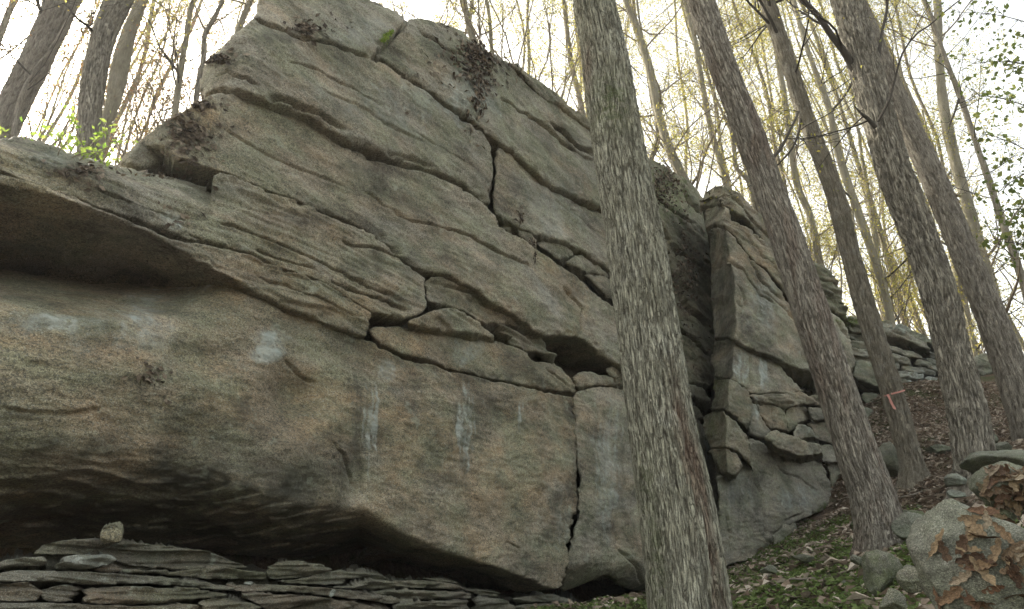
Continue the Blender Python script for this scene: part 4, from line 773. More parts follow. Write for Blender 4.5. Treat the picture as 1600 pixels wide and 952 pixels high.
# slender trees further back, each with its own place
slender = [
 ("bare slender tree left of the topmost slab, with curved side stems", [(308, -10, 7), (303, 0, 7), (291, 60, 8), (281, 120, 9), (273, 182, 10)], 12.5, M_BARK_S, M_LEAF_Y, [[(281, 118, 4, 0), (268, 98, 3.5, 0), (252, 78, 3, 0), (240, 50, 2.5, 0), (232, 30, 2, 0)], [(277, 140, 3, 0), (270, 110, 3, 0), (272, 60, 2.4, 0), (276, 30, 2, 0)]]),
 ("wavy thin dark stem closest to the rounded left end of the topmost slab", [(352, -10, 6), (348, 0, 6), (334, 30, 6), (322, 50, 7), (318, 90, 7), (312, 120, 7), (305, 165, 8)], 12, M_BARK_D, M_LEAF_Y, [[(322, 50, 4, 0), (312, 30, 3, 0), (304, 5, 2.5, 0), (300, -20, 2, 0)], [(322, 46, 3, 0), (340, 30, 2.5, 0), (352, 55, 2, 0)]]),
 ("pair-stemmed slim tree peeping over the highest left shoulder of rock", [(398, -20, 7), (392, 0, 8), (382, 22, 8), (374, 45, 9), (360, 90, 9)], 12, M_BARK_S, M_LEAF_Y, []),
 ("thin dark stem between the leftmost trunk and the rock shoulder", [(75, 85, 7), (60, 105, 7), (45, 130, 8), (32, 160, 8), (20, 225, 9)], 8.6, M_BARK_B, M_LEAF_O, []),
 ("slim stem in the extreme upper left corner", [(30, -20, 9), (22, 0, 9), (12, 25, 9), (0, 55, 10), (-15, 110, 11)], 12, M_BARK_S, M_LEAF_O, []),
 ("slim yellowish trunk above the leaf pocket", [(715, -20, 9), (723, 0, 9), (731, 30, 10), (738, 58, 11), (748, 110, 12)], 14, M_BARK_S, M_LEAF_Y, []),
 ("very thin stem right of the leaf-pocket trunk", [(752, -20, 4.5), (760, 0, 5), (765, 30, 5), (768, 73, 6), (775, 120, 6)], 15, M_BARK_S, M_LEAF_Y, []),
 ("thin brown stem just left of the thickest trunk", [(874, -20, 6), (880, 0, 6.5), (886, 50, 7), (891, 90, 8), (904, 147, 8), (915, 200, 9)], 14, M_BARK_C, M_LEAF_Y, []),
 ("slim trunk next to the thickest one on its right, dividing near the top", [(970, -20, 9), (977, 0, 9), (1000, 60, 11), (1018, 120, 13), (1029, 178, 13), (1047, 235, 14), (1070, 285, 15)], 13, M_BARK_S, M_LEAF_Y, [[(1018, 118, 8, .2), (1029, 140, 7, .4), (1030, 165, 7, .3), (1034, 190, 7, .1)], [(1000, 55, 7, 0), (992, 25, 6, .2), (990, 0, 6, .4), (995, -30, 5, .6)]]),
 ("crooked short stem behind the slim dividing trunk", [(1008, 90, 4), (1014, 130, 5), (1020, 160, 6), (1028, 205, 7), (1025, 230, 7), (1016, 252, 8), (1005, 290, 8)], 13.5, M_BARK_D, M_LEAF_Y, []),
 ("thin grey stem between the slim dividing trunk and the ridged reddish one", [(1064, -20, 7), (1069, 0, 7), (1085, 59, 8), (1097, 132, 8), (1112, 206, 9), (1134, 285, 10)], 14, M_BARK_S, M_LEAF_Y, [[(1085, 59, 3, 0), (1095, 40, 2.5, 0), (1110, 20, 2, 0)]]),
 ("kinked thin stem directly behind the ridged reddish trunk", [(1136, 150, 5), (1142, 190, 6), (1148, 240, 6), (1150, 262, 6), (1166, 278, 7), (1178, 305, 7), (1190, 345, 8)], 13.5, M_BARK_C, M_LEAF_Y, []),
 ("slender trunk running parallel right of the ribbon tree", [(1240, 0, 7), (1256, 60, 7), (1273, 109, 8), (1297, 176, 9), (1306, 225, 10), (1332, 308, 11), (1359, 385, 11), (1382, 455, 12), (1395, 520, 13)], 14, M_BARK_S, M_LEAF_Y, [[(1297, 176, 4, 0), (1320, 150, 3, 0), (1335, 120, 3, 0)]]),
 ("slender trunk left of the ribbon tree above the buttress", [(1215, 90, 8), (1228, 170, 9), (1235, 220, 9), (1247, 293, 10), (1266, 338, 10), (1279, 402, 11), (1290, 450, 12)], 15, M_BARK_S, M_LEAF_Y, []),
 ("pale straight trunk right of the rightmost thick trunk", [(1462, -20, 10), (1464, 0, 11), (1468, 100, 12), (1480, 200, 15), (1500, 280, 16), (1515, 330, 17), (1535, 410, 18), (1562, 510, 20), (1580, 600, 21)], 15, M_BARK_S, M_LEAF_Y, []),
 ("thin bent stem at the far right beyond the pale straight trunk", [(1470, 70, 6), (1480, 100, 7), (1500, 150, 8), (1520, 210, 8), (1541, 270, 9), (1562, 335, 10), (1592, 420, 11), (1620, 520, 12)], 14, M_BARK_C, M_LEAF_G, [[(1500, 148, 4, 0), (1492, 175, 3, 0), (1484, 195, 2.5, 0)]]),
 ("thin trunk seen between the ribbon tree and the crooked dark trunk", [(1335, 240, 6), (1352, 290, 7), (1372, 350, 8), (1388, 410, 9), (1405, 470, 10), (1425, 540, 11)], 17, M_BARK_S, M_LEAF_Y, []),
 ("short slim trunk standing on the far layered ledge", [(1368, 380, 9), (1373, 430, 10), (1380, 470, 11), (1386, 515, 13)], 16, M_BARK_S, M_LEAF_Y, []),
 ("stout far trunk between the crooked dark and rightmost trunks", [(1490, 400, 12), (1500, 450, 13), (1512, 510, 14), (1518, 545, 15), (1524, 600, 16)], 18, M_BARK_S, M_LEAF_Y, []),
]
for i, (lab, rows, Y, bm_, lm, limbs) in enumerate(slender):
    if rows[-1][0] > 860: Y += 5.0 if rows[-1][0] < 1270 else 4.0; bel = 1.0
    else: bel = 0.8
    tree("slender_tree", rows, Y, bm_, lab, 14, 70, nb=24, blen=2.6, nleaf=4.5, leafmat=lm, bfrom=0.05, seed=40 + i, fscale=0.7, below=bel, limbs=limbs, leafsize=0.05, twigmat=M_TWIG_D if i % 3 == 0 else M_TWIG, ext=2.0)
# background saplings with no feature of their own
wr = np.random.default_rng(99)
def skyline(x): return np.interp(x, [-100, 0, 60, 190, 320, 400, 640, 800, 950, 1100, 1210, 1320, 1480, 1600, 1700], [213, 213, 220, 255, 140, 10, 25, 100, 215, 300, 380, 500, 560, 640, 660])
def blabel(px, w, Y):
    where = ("behind the leftmost trunks" if px < 170 else "above the left shoulder of the outcrop" if px < 400 else "above the upper leaf pocket" if px < 930 else "right of the thickest trunk" if px < 1180
             else "left of the ribbon tree" if px < 1340 else "right of the ribbon tree" if px < 1440 else "beyond the rightmost thick trunk")
    return ("far " if Y > 26 else "") + ("very thin" if w < 5 else "slender") + " twiggy spring tree in the wood " + where
for i in range(64):
    px = wr.uniform(-80, 1680)
    if 400 < px < 640: continue
    Y = wr.uniform(17, 36); y0 = float(skyline(px)) + 60
    w = wr.uniform(2.2, 7.0) * 20 / Y * 1.15; vpx = 800; sl = (px - 800) / (y0 + 2000) * wr.uniform(0.9, 1.7) + wr.uniform(-.06, .06)
    rows = [(px - sl * (y0 - q) + 9 * math.sin(q * 0.013 + i) + 5 * math.sin(q * .031 + 2 * i), q, w * (0.75 + 0.35 * (q / max(y0, 60)))) for q in np.linspace(-60, y0, 9)]
    tree("background_tree", rows, Y, M_BARK_S if i % 4 else M_BARK_C, blabel(px, w, Y), 8, 28, nb=36, blen=3.6, lev=2, nleaf=6.0, leafsize=0.08,
         leafmat=(M_LEAF_O if px < 350 and i % 2 else M_LEAF_Y), bfrom=0.0, seed=200 + i, group="slender trees in the wood behind the rocks", ext=2.0)

# far-off wood: one mass of fine leaves and twigs nobody could count
fr = np.random.default_rng(31); n = 420000
fp = np.stack([fr.uniform(-60, 75, n), fr.uniform(34, 70, n), fr.uniform(5, 52, n)], -1)
cl_ = fbm(fp * 0.16, 4); fp = fp[cl_ + fr.uniform(-.5, .35, n) > 0.12]
fp = fp[np.abs(fp[:, 0]) < fp[:, 1] * 0.85 + 3]
lf = LF(); lf.add(fp[::2], .13); o = lf.build("far_wood", M_LEAF_Y, None, kind='stuff', seed=32); tag(o, "hazy yellow-green spring foliage of the far wood")
lp = fp[1::2]; lp = lp[(lp[:, 0] < -6)] 
lf = LF(); lf.add(lp, .15); o = lf.build("far_russet_foliage", M_LEAF_O, None, kind='stuff', seed=33); tag(o, "hazy russet spring foliage far off at the left")
# leafy shrubs on the terrace
for i, (px, py, Y, hh, lab, lm) in enumerate([(60, 235, 13, 3.2, "russet-leaved thin shrub behind the leftmost trunks", M_LEAF_O), (205, 235, 14, 3.0, "russet-leaved shrub between the dark straight trunk and the broad slab", M_LEAF_O), (262, 190, 15, 3.0, "fine twiggy shrub left of the rounded summit end", M_LEAF_O),
        (130, 235, 16, 3.4, "yellowish shrub behind the dark straight trunk", M_LEAF_Y), (660, 60, 15, 3.0, "yellow-green shrub above the oblique joint", M_LEAF_Y), (800, 110, 14, 3.6, "many-stemmed bare shrub above the leaf pocket", M_LEAF_Y), (860, 160, 15, 3.4, "yellow-leaved shrub left of the thickest trunk", M_LEAF_Y),
        (1090, 300, 16, 3.6, "bare many-stemmed shrub behind the cleft top", M_LEAF_Y), (1300, 470, 18, 3.5, "light shrub above the buttress end", M_LEAF_Y), (1400, 520, 19, 3.5, "yellow-green shrub above the far layered ledge", M_LEAF_Y), (1500, 570, 20, 3.5, "tawny shrub behind the crooked dark trunk", M_LEAF_Y)]):
    b0 = at(px, py + 30, Y); t = empty("shrub", tuple(b0), lab, "shrub"); mb = MB(); lf = LF(); rg = np.random.default_rng(500 + i)
    for k in range(9): grow(mb, lf, b0 + rg.normal(size=3) * .15 * np.array([1, 1, 0]), np.array([rg.normal() * .55, rg.normal() * .4, 1.0]), hh * rg.uniform(.7, 1.25), .022, 0, 2, rg, .06, 9.0)
    q_ = mb.build("stems", M_TWIG, t); q_['kind'] = 'stuff'; lf.build("leaves", lm, t, kind='stuff', seed=i)

# ================================================================= ray casting onto what is built
bpy.context.view_layer.update(); DG = bpy.context.evaluated_depsgraph_get()
ROCKY = ("rock_", "ground", "cap_", "boulder")
def cast(px, py, tries=6):
    d = dirs(px, py); o = Vector(EYE); dv = Vector(d).normalized()
    for _ in range(tries):
        hit, loc, nor, idx, ob, mat = scene.ray_cast(DG, o, dv)
        if not hit: return None
        if ob.name.startswith(ROCKY): return np.array(loc), np.array(nor), ob.name
        o = loc + dv * 0.02
    return None
# dead leaves caught on the rock
clusters = [((295, 215), (38, 42), 190, "dead brown leaves heaped on the left end of the broad slab"), ((130, 268), (26, 12), 60, "small patch of dead leaves on the left shoulder of the outcrop"), ((745, 92), (42, 34), 330, "big pocket of dead leaves on the upper right slab"),
            ((745, 150), (15, 40), 90, "trail of dead leaves below the big pocket"), ((480, 46), (28, 10), 70, "dead leaves lodged in the crack near the summit"), ((345, 92), (24, 12), 50, "sparse dead leaves on the rounded summit end"), ((1040, 290), (32, 45), 240, "dead leaves on the mossy wall top beside the thickest trunk"),
            ((1070, 420), (22, 90), 260, "dead leaves down the dark wall left of the cleft"), ((235, 592), (22, 20), 22, "few dead leaves stuck on the smooth lowest slab"), ((312, 165), (22, 8), 50, "dead leaves along the crest under the summit slab"), ((270, 345), (30, 50), 16, "scattered pale leaves on the long tan band"),
            ((245, 275), (50, 6), 30, "dead leaves in the recess under the broad slab"), ((812, 345), (6, 10), 12, "leaf scraps wedged in the main joint")]
for (cx, cy), (rx, ry), n, lab in clusters:
    lf = LF(); ns = []
    for _ in range(int(n * 1.5)):
        q = rng.normal(size=2) * (0.42 if rng.random() < .65 else 0.95); h_ = cast(cx + q[0] * rx, cy + q[1] * ry)
        if h_ is None: continue
        sz = 0.0085 * np.linalg.norm(h_[0] - EYE) 
        lf.add(h_[0] + h_[1] * sz * 0.25, min(sz, 0.085)); ns.append(h_[1])
    if not ns: continue
    o = lf.build("fallen_leaves", M_DEAD, None, flat=0.45, kind='stuff', normals=np.array(ns), seed=cx, curl=0.6, aspect=0.6); tag(o, lab)
# hanging scrap of dried fern in the main joint
t = empty("dried_frond", tuple(at(828, 370, 7.3)), "dry reddish frond hanging over the main crack in the middle of the face", "dead plant")
mb = MB(); lf = LF(); h0 = cast(824, 372); h1 = cast(832, 410)
if h0 and h1:
    P, _ = spline(np.array([[*(h0[0] + h0[1] * .05), 0], [*((h0[0] + h1[0]) / 2 + h0[1] * .09), 0], [*(h1[0] + h1[1] * .04), 0]]), 12)
    mb.tube(P[:, :3], np.full(12, .004), 4); mb.build("stem", M_TWIG_D, t)
    for p in P[:, :3]: lf.add(p + rng.normal(size=(5, 3)) * .02, .035)
    lf.build("leaflets", M_DEAD, t, seed=3, curl=.6, kind='stuff')
# green sprouts
def sprout(px, py, label, n, hgt, mat, spread=1.0):
    h_ = cast(px, py)
    if h_ is None: return
    t = empty("sprout", tuple(h_[0]), label, "plant"); mb = MB(); lf = LF(); r = np.random.default_rng(int(px))
    for i in range(n):
        p = h_[0] + r.normal(size=3) * .05 * spread; d = np.array([r.normal() * .8, r.normal() * .5, 1.0]); P = [p]
        for k in range(5): d = d + r.normal(size=3) * .15 + np.array([0, 0, -.12]); P.append(P[-1] + d / np.linalg.norm(d) * hgt / 5)
        P = np.array(P); mb.tube(P, np.linspace(.004, .0015, 6), 3)
        for q in P[2:]: lf.add(q + r.normal(size=(4, 3)) * .022, .038)
    mb.build("stems", M_TWIG, t); lf.build("leaves", mat, t, seed=int(px))
M_FRESH = leaf_material("fresh_leaves", [(0.20, 0.30, 0.05), (0.28, 0.34, 0.08), (0.14, 0.24, 0.04)], 0.55)
sprout(128, 250, "bright green sprouts on the left shoulder of the outcrop below the dark straight trunk", 11, .24, M_FRESH, 1.6)
sprout(108, 243, "smaller leafy sprout just left of the bright green ones", 5, .16, M_FRESH, 1.4)
h_ = cast(604, 57)
if h_:
    t = empty("moss_tuft", tuple(h_[0]), "bright green tuft of moss in the oblique crack near the top", "moss"); lf = LF()
    for f in np.linspace(0, 1, 60):
        g_ = cast(596 + 16 * f + rng.normal() * 1.6, 66 - 16 * f + rng.normal() * 1.6)
        if g_: lf.add(g_[0] + g_[1] * .015 + rng.normal(size=(5, 3)) * .012, .022)
    lf.build("moss_leaves", M_FRESH, t, seed=5)

# ================================================================= loose rocks and boulders
def rock(name, px, py, Y, w, hpx, label, seed, mat=M_BOULDER, base=(0.1, 0.1, 0, 0.1), cat="rock", depth=0.9, res=40, flat=0.8, sink=0.0, group=None, rot=0.0, parent=None):
    c = at(px, py, Y); s = zcam(c) / FPX; rx, rz = w / 2 * s, hpx / 2 * s
    u, v = np.meshgrid(np.linspace(0, 2 * math.pi, res * 2, endpoint=False), np.linspace(0.0, math.pi, res)); u, v = u.ravel(), v.ravel()
    d = np.stack([np.sin(v) * np.cos(u), np.sin(v) * np.sin(u), np.cos(v)], -1)
    r = np.random.default_rng(seed); rad = np.full(len(d), 1.12)
    for k in range(10):
        nn = r.normal(size=3); nn /= np.linalg.norm(nn); dd = r.uniform(0.52, 0.9); t_ = d @ nn
        lim = np.where(t_ > 0.05, dd / np.maximum(t_, .05), 9); m_ = np.minimum(rad, lim); rad = m_
    rad = rad + fbm(d * 1.7 + seed, 4) * 0.07 + fbm(d * 6 + seed, 4, .6) * 0.03
    P = d * rad[:, None] * np.array([rx, rx * depth, rz]); cr, sr = math.cos(rot), math.sin(rot)
    P = np.stack([P[:, 0] * cr + P[:, 2] * sr, P[:, 1], -P[:, 0] * sr + P[:, 2] * cr], -1) + c
    P[:, 1] += depth * rx * 0.5
    i = np.arange(res - 1)[:, None] * (2 * res); j = np.arange(2 * res)[None]; k = (j + 1) % (2 * res)
    F = np.stack([i + j, i + 2 * res + j, i + 2 * res + k, i + k], -1).reshape(-1, 4)
    mk = np.tile(np.array(base, float), (len(P), 1))
    o = mesh(name, P - (0 if parent else c), F, mat, parent, {'mask': mk})
    if parent is None: o.location = c; tag(o, label, cat, group)
    return o
rock("boulder", 1592, 905, 2.2, 248, 262, "large pale boulder in the lower right corner, half buried in curled oak leaves", 3, base=(0.05, 0.2, 0, 0.05), cat="boulder", depth=.9, res=90)
rock("boulder", 1588, 772, 3.6, 100, 90, "rounded rock with leaf litter behind the large corner boulder", 8, base=(0.2, 0.15, 0, 0.2), cat="boulder", res=60, rot=-.3)
rock("boulder", 1600, 726, 4.8, 130, 60, "long flat rock along the right edge above the other boulders", 9, base=(0.1, 0.25, 0, 0.2), cat="boulder", res=50)
rock("stone", 1385, 897, 3.9, 66, 62, "angular mossy stone right below the foot of the ridged reddish trunk", 12, base=(0.2, 0.05, 0, 0.3), res=50, rot=.5)
rock("stone", 1343, 876, 4.4, 20, 20, "small pale stone left of the angular mossy stone", 14)
rock("stone", 1432, 822, 5.0, 56, 42, "bluish grey stone between the ridged reddish trunk and the corner boulder", 15, base=(0.0, 0.25, 0, 0.1), res=50)
rock("stone", 1390, 716, 9.6, 50, 60, "tilted flat slab stone at the left foot of the ribbon tree", 16, base=(0.1, 0.1, 0, 0.05), res=50, rot=.7)
rock("stone", 1496, 752, 7.0, 34, 22, "pale bluish stone left of the foot of the crooked dark trunk", 17, base=(0, .4, 0, .1))
rock("stone", 1500, 772, 6.4, 28, 18, "lower of the two pale stones left of the crooked dark trunk", 18, base=(0, .4, 0, .1))
rock("stone", 1424, 803, 6.0, 44, 16, "low mossy stone just right of the ridged reddish trunk", 19, base=(.2, .1, 0, .5))
rock("stone", 1400, 944, 3.2, 46, 40, "dark-shaded stone at the bottom edge below the angular mossy stone", 21, base=(.3, .1, 0, .2))
rock("stone", 1430, 905, 3.3, 40, 36, "brown stone tucked against the left of the corner boulder", 22, base=(.5, .1, 0, .1))
rock("stone", 1205, 892, 6.2, 26, 16, "flat stone in the green ground cover below the buttress", 23, base=(0, .2, 0, .3))
rock("stone", 1258, 872, 6.4, 30, 20, "dark stone in the green ground cover beside the ridged trunk", 24, base=(.2, 0, .4, .2))
rock("stone", 1545, 688, 9.5, 50, 26, "pale stone right of the crooked dark trunk", 26, base=(.1, .2, 0, .1))
rock("stone", 1570, 700, 8.5, 36, 22, "small grey stone behind the long flat rock", 27, base=(.1, .2, 0, .1))
rock("stone", 1470, 700, 10.5, 40, 20, "low stone in the leaf litter between ribbon tree and crooked dark trunk", 28, base=(.1, .2, 0, .2))
rock("stone", 1345, 822, 7.5, 30, 24, "mossy stone left of the ridged trunk foot", 29, base=(.1, .05, .2, .5))
ust = slab(None, "rock_stone", [(154, 833), (165, 825), (176, 820), (188, 821), (192, 832), (191, 848), (172, 847), (156, 843)], WS, o=0.0, rnd=4, thick=.14, jit=1.0, amp=.4, base=(1, 0, 0, 0), step=1.2)
tag(ust, "small upright tan stone standing alone on top of the shale shelf", "rock")
rock("stone", 519, 928, 2.95, 11, 12, "tiny whitish pebble on the shale shelf", 33, base=(0, .5, 0, 0), res=20)
rock("stone", 388, 912, 3.1, 14, 6, "small whitish flat pebble at the left of the shale shelf", 34, base=(0, .5, 0, 0), res=20)
wr2 = np.random.default_rng(5)
for i in range(26):
    px = wr2.uniform(1150, 1590); py = np.interp(px, [1150, 1300, 1600], [905, 800, 700]) + wr2.uniform(5, 150)
    if py > 940: continue
    h_ = cast(px, py)
    if h_ is None or not h_[2].startswith("ground"): continue
    zz = zcam(h_[0]); w = wr2.uniform(.05, .17) / zz * FPX
    rock("stone", px, py, h_[0][1], w, w * .6, "weathered grey stone lying loose in litter on the slope", 60 + i, group="loose stones on the slope", res=16, base=(.2, .15, 0, wr2.uniform(0, .4)))

# ================================================================= ribbon
c = at(1399, 617, 9.0)
rb = empty("ribbon", tuple(c), "faded pink ribbon tied around the slim blotched trunk, end hanging", "ribbon")
N = NT("ribbon_plastic"); N.bsdf((0.50, 0.23, 0.19), 0.6); M_RIB = N.m
def trunk_pt(py, rows, Y):
    xs_ = [r[0] for r in rows]; ys_ = [r[1] for r in rows]; px = np.interp(py, ys_, xs_); return at(px, py, Y)
rr = 0.5 * 33 / FPX * zcam(c) * 1.03; vs_ = []; nrg = 28
tdir = at(1390, 600, 9.0) - at(1410, 670, 9.0); tdir /= np.linalg.norm(tdir); cc = at(1395.5, 615, 9.0)
b1 = np.cross(tdir, [0, 1, 0]); b1 /= np.linalg.norm(b1); b2 = np.cross(tdir, b1)
for k in range(nrg):
    a = 2 * math.pi * k / nrg; p = cc + (b1 * math.cos(a) + b2 * math.sin(a)) * rr + np.array([0, 0, .03 * math.cos(a + 2.6)])
    vs_ += [p + tdir * .010, p - tdir * .010]
F = np.array([[2 * k, 2 * k + 1, (2 * k + 3) % (2 * nrg), (2 * k + 2) % (2 * nrg)] for k in range(nrg)])
mesh("band", np.array(vs_), F, M_RIB, rb)
k0 = at(1387, 617, 8.80); vs_ = []
for k in range(9): p = k0 + np.array([.007 * k, 0, -.024 * k + .004 * math.sin(k)]) ; w_ = .016 + .002 * math.sin(k * 2); vs_ += [p - [w_, 0.004 * math.sin(k), 0], p + [w_, 0, 0]]
mesh("tail", np.array(vs_), np.array([[2 * k, 2 * k + 1, 2 * k + 3, 2 * k + 2] for k in range(8)]), M_RIB, rb)

# ================================================================= litter, ground cover, sticks
def scatter(n, xlim, ylim, accept, size, lift=0.01, seed=0):
    r = np.random.default_rng(seed); x = r.uniform(*xlim, n); y = r.uniform(*ylim, n); k = accept(x, y, r); x, y = x[k], y[k]; z = ground_z(x, y)
    return np.stack([x, y, z + lift + r.uniform(0, .02, len(x))], -1)
def front(x, y): return -((x * W1.n[0] + y * W1.n[1]) / np.hypot(W1.n[0], W1.n[1])) < 4.4
dens = lambda x, y, k: pnoise(np.stack([x * k, y * k, 0 * x], -1))
P = scatter(130000, (-.5, 13), (2.2, 15.5), lambda x, y, r: front(x, y) & (dens(x, y, .9) + .5 * dens(x + 4, y, 2.3) + (x - 2.2) * .10 - (y < 5) * .0 > r.uniform(-.35, .35, len(x))) & (x < y * .85 + 1), .05, seed=1)
lf = LF(); lf.add(P[::3], .095); lf.add(P[1::3], .06); lf.add(P[2::3], .045); o = lf.build("leaf_litter", M_LITTER, None, flat=.5, kind='stuff', seed=2, curl=.7, aspect=.55); tag(o, "carpet of dry brown and pinkish fallen leaves over the slope", None)
P = scatter(150000, (-.5, 6.5), (3.0, 12), lambda x, y, r: front(x, y) & (dens(x + 9, y, 1.3) - (x - 2.5 - .16 * y) * .8 + .1 > r.uniform(-.3, .3, len(x))), .03, .015, seed=3)
lf = LF(); lf.add(P, .036); o = lf.build("ground_cover", M_COVER, None, flat=.35, kind='stuff', seed=4, curl=.3, aspect=.7); tag(o, "low green leafy ground cover on the bank below the buttress", None)
P = scatter(16000, (1, 12), (5, 15), lambda x, y, r: front(x, y) & (dens(x + 3, y + 5, 2.2) > .28), .03, .012, seed=6)
lf = LF(); lf.add(P, .03); o = lf.build("moss_patches", M_COVER, None, flat=.5, kind='stuff', seed=7); tag(o, "scattered patches of green moss on the slope", None)
def stick(pts, w, label, mat=M_TWIG):
    C = []
    for px, py in pts:
        h_ = cast(px, py)
        if h_ is None: return
        C.append([*(h_[0] + np.array([0, 0, .02])), w / 2 / FPX * zcam(h_[0])])
    Q, _ = spline(np.array(C), 16); Q[:, :3] += fbm(Q[:, :3] * 9, 2)[:, None] * .008; mb = MB(); mb.tube(Q[:, :3], Q[:, 3] * np.linspace(1.1, .6, 16), 7); o = mb.build("fallen_stick", mat); tag(o, label, "stick", "short twigs on the slope" if label.startswith("short dead") else None)
M_STICK = simple_wood("dry_stick", (0.26, 0.235, 0.20), (0.17, 0.15, 0.12))
stick([(1136, 938), (1160, 926), (1185, 921)], 6, "pale grey stick in the green cover at the right foot of the thickest trunk", M_STICK)
stick([(1176, 878), (1186, 870), (1194, 862)], 3, "thin stick leaning at the foot of the smooth lowest face", M_STICK)
stick([(1248, 908), (1275, 909), (1302, 908)], 4, "straight pale stick lying across litter right of the green cover", M_STICK)
stick([(1414, 838), (1426, 848), (1438, 858)], 4, "pale stick slanting between the ridged trunk and corner boulder", M_STICK)
stick([(1284, 896), (1310, 902), (1336, 896)], 6, "thicker brown stick left of the angular mossy stone", M_TWIG)
stick([(1355, 912), (1366, 925), (1364, 948)], 6, "pale curved root below the angular mossy stone", M_STICK)
for i_, (x_, y_) in enumerate([(1175, 905), (1225, 935), (1290, 870), (1330, 935), (1440, 770), (1470, 735), (1320, 850), (1455, 690), (1500, 800), (1230, 850), (1160, 945), (1390, 780)]):
    a_ = 0.9 * math.sin(i_ * 2.3); l_ = 14 + 9 * (i_ % 3)
    stick([(x_, y_), (x_ + l_ * math.cos(a_), y_ - l_ * .6 * math.sin(a_)), (x_ + 2 * l_ * math.cos(a_ + .2), y_ - 1.2 * l_ * math.sin(a_ + .2))], 2.2 + i_ % 3, "short dead twig lying in litter on the slope", M_STICK if i_ % 2 else M_TWIG)
    bpy.data.objects[-1] if False else None
stick([(1450, 855), (1480, 838), (1500, 836)], 3, "thin twig lying on top of the corner boulder", M_STICK)

# curled oak leaves on the corner boulder
pile = empty("oak_leaf_pile", tuple(at(1550, 860, 2.0)), "drift of big curled brown oak leaves on the corner boulder", "leaf pile")
def oak_leaf_mesh(seed):
    r = np.random.default_rng(seed); n = 19; v = []; ph = r.uniform(-.3, .3); bend = r.uniform(.1, .55); tw = r.uniform(-.45, .45)
    for k in range(n):
        t = k / (n - 1); y = (t - .5); env = math.sin(math.pi * min(1, t * .92 + .06)) ** .7 * (.55 + .5 * t)
        def lobe(sh): return (.13 + .25 * abs(math.sin(math.pi * (3.6 * t + sh))) ** .6) * env if t > .12 else .012
        wl, wr_ = lobe(ph) * r.uniform(.9, 1.1), lobe(ph + .12) * r.uniform(.9, 1.1)
        z = bend * (t - .5) ** 2 * 1.6; cl, cr = (.3 + tw * t) * wl, (.3 - tw * t) * wr_
        v += [(-wl, y + .05, z + cl), (-wl * .5, y + .02, z + cl * .3 + .01), (0, y, z), (wr_ * .5, y + .02, z + cr * .3 + .01), (wr_, y + .05, z + cr)]
    f = []
    for k in range(n - 1):
        for j in range(4): a = k * 5 + j; f.append([a, a + 1, a + 6, a + 5])
    return np.array(v), np.array(f)
NO = NT("oak_leaf_brown"); oi = NO.n("ShaderNodeObjectInfo").outputs['Random']; oc = NO.n("ShaderNodeTexCoord").outputs['Object']
ocol = NO.ramp(oi, [(0, (0.035, 0.022, 0.014)), (.3, (0.11, 0.06, 0.032)), (.55, (0.19, 0.14, 0.08)), (.8, (0.10, 0.062, 0.04)), (1, (0.28, 0.235, 0.165))])
ocol = NO.mix(0.9, ocol, NO.ramp(NO.noise(oc, 7, 5, 0.7), [(0.35, 0.45), (0.65, 1.4)]), 'MULTIPLY'); NO.bsdf(ocol, 0.7, NO.bump(NO.noise(oc, 14, 4), .5, .02), .3); M_OAK = NO.m
LM = []
for sdd in range(8):
    v, f = oak_leaf_mesh(sdd); o = mesh("oak_leaf", v * np.array([.72, 1.35, .9]), f, M_OAK, None, {'tone': np.tile([sdd / 5.0, 0, 0, 1.0], (len(v), 1))}); LM.append(o.data); bpy.data.objects.remove(o)
bpy.context.view_layer.update(); DG = bpy.context.evaluated_depsgraph_get()
pr = np.random.default_rng(12); pw = np.array(pile.location)
def put_leaf(px, py, sz, par=pile, pwl=None):
    h_ = cast(px, py)
    if h_ is None: return
    o = bpy.data.objects.new("oak_leaf", LM[int(pr.integers(0, 8))]); COL.objects.link(o); o.parent = par
    n = Vector(h_[1] + pr.normal(size=3) * .35).normalized(); q = n.to_track_quat('Z', 'Y'); o.rotation_mode = 'QUATERNION'
    from mathutils import Quaternion
    o.rotation_quaternion = q @ Quaternion((0, 0, 1), pr.uniform(0, 6.28))
    s = sz * pr.uniform(.75, 1.2); o.scale = (s, s, s); o.location = h_[0] + h_[1] * s * .08 - (pw if pwl is None else pwl)
for _ in range(28):
    px, py = pr.uniform(1515, 1605), pr.uniform(800, 950)
    if px - 1515 < (950 - py) * .0: continue
    put_leaf(px, py, .062)
for px, py in [(1465, 855), (1478, 868), (1505, 860), (1512, 875), (1528, 880), (1470, 940), (1485, 935), (1540, 900), (1500, 905), (1530, 842), (1560, 805), (1585, 800), (1545, 815), (1520, 820), (1565, 830)]: put_leaf(px, py, .07)
pile2 = empty("oak_leaf_pile", tuple(at(1570, 770, 3.4)), "drift of dead leaves on the rounded rock behind the corner boulder", "leaf pile"); pw2 = np.array(pile2.location)
for _ in range(45): put_leaf(pr.uniform(1540, 1605), pr.uniform(735, 795), .085, pile2, pw2)

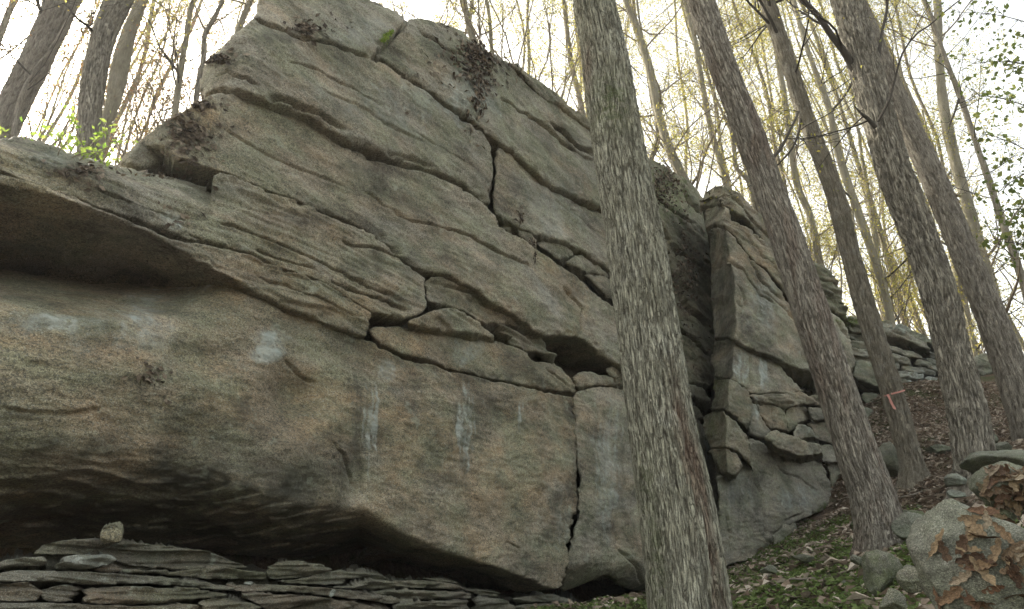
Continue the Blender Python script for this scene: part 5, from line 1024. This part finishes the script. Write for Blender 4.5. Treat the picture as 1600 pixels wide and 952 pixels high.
# ================================================================= broad-leaved sapling at the right edge
sp = empty("leafy_sapling", tuple(at(1640, 520, 7.0)), "young sapling with large green leaves hanging in from the right edge", "sapling")
mb = MB(); lf = LF(); sr_ = np.random.default_rng(77)
for (x0, y0, x1, y1) in [(1660, 120, 1520, 100), (1660, 200, 1530, 150), (1660, 280, 1540, 210), (1660, 260, 1560, 300), (1660, 60, 1500, 20), (1660, 350, 1570, 330), (1660, 420, 1575, 380)]:
    P = np.array([at(x0 + (x1 - x0) * t_ , y0 + (y1 - y0) * t_ - 12 * math.sin(3.1 * t_), 7.0 - .6 * t_) for t_ in np.linspace(0, 1, 8)]); mb.tube(P, np.linspace(.01, .003, 8), 4)
    for p in P[1:]:
        for _ in range(5): 
            d = sr_.normal(size=3); d[2] *= .6; q = p + d / np.linalg.norm(d) * sr_.uniform(.1, .35); mb.tube(np.array([p, (p + q) / 2 + [0, 0, .02], q]), [.003, .0025, .0015], 3); lf.add(q + sr_.normal(size=(4, 3)) * .07, .062)
C = np.array([at(1655, y, 7.0) for y in (760, 600, 400, 200, 0)]); mb.tube(C, [.03, .027, .022, .017, .012], 8)
mb.build("branches", M_TWIG_D, sp); lf.build("leaves", M_LEAF_G, sp, seed=8, aspect=.7)

# ================================================================= haze: pale spring air between the trunks
hz = bpy.data.materials.new("haze_air"); hz.use_nodes = True; ht = hz.node_tree; ht.nodes.clear()
pv = ht.nodes.new("ShaderNodeVolumePrincipled"); pv.inputs['Color'].default_value = (.95, .96, 1, 1); pv.inputs['Density'].default_value = HAZE; pv.inputs['Anisotropy'].default_value = 0.3
ho = ht.nodes.new("ShaderNodeOutputMaterial"); ht.links.new(pv.outputs[0], ho.inputs['Volume'])
bx0, bx1, by0, by1, bz0, bz1 = -265.0, 305.0, -265.0, 305.0, -8.0, 70.0
hv = [(x, y, z) for x in (bx0, bx1) for y in (by0, by1) for z in (bz0, bz1)]
hob = mesh("haze", np.array(hv), np.array([[0, 1, 3, 2], [4, 6, 7, 5], [0, 4, 5, 1], [2, 3, 7, 6], [0, 2, 6, 4], [1, 5, 7, 3]]), hz, None, None, False); hob['kind'] = 'stuff'
scene.cycles.volume_bounces = 0
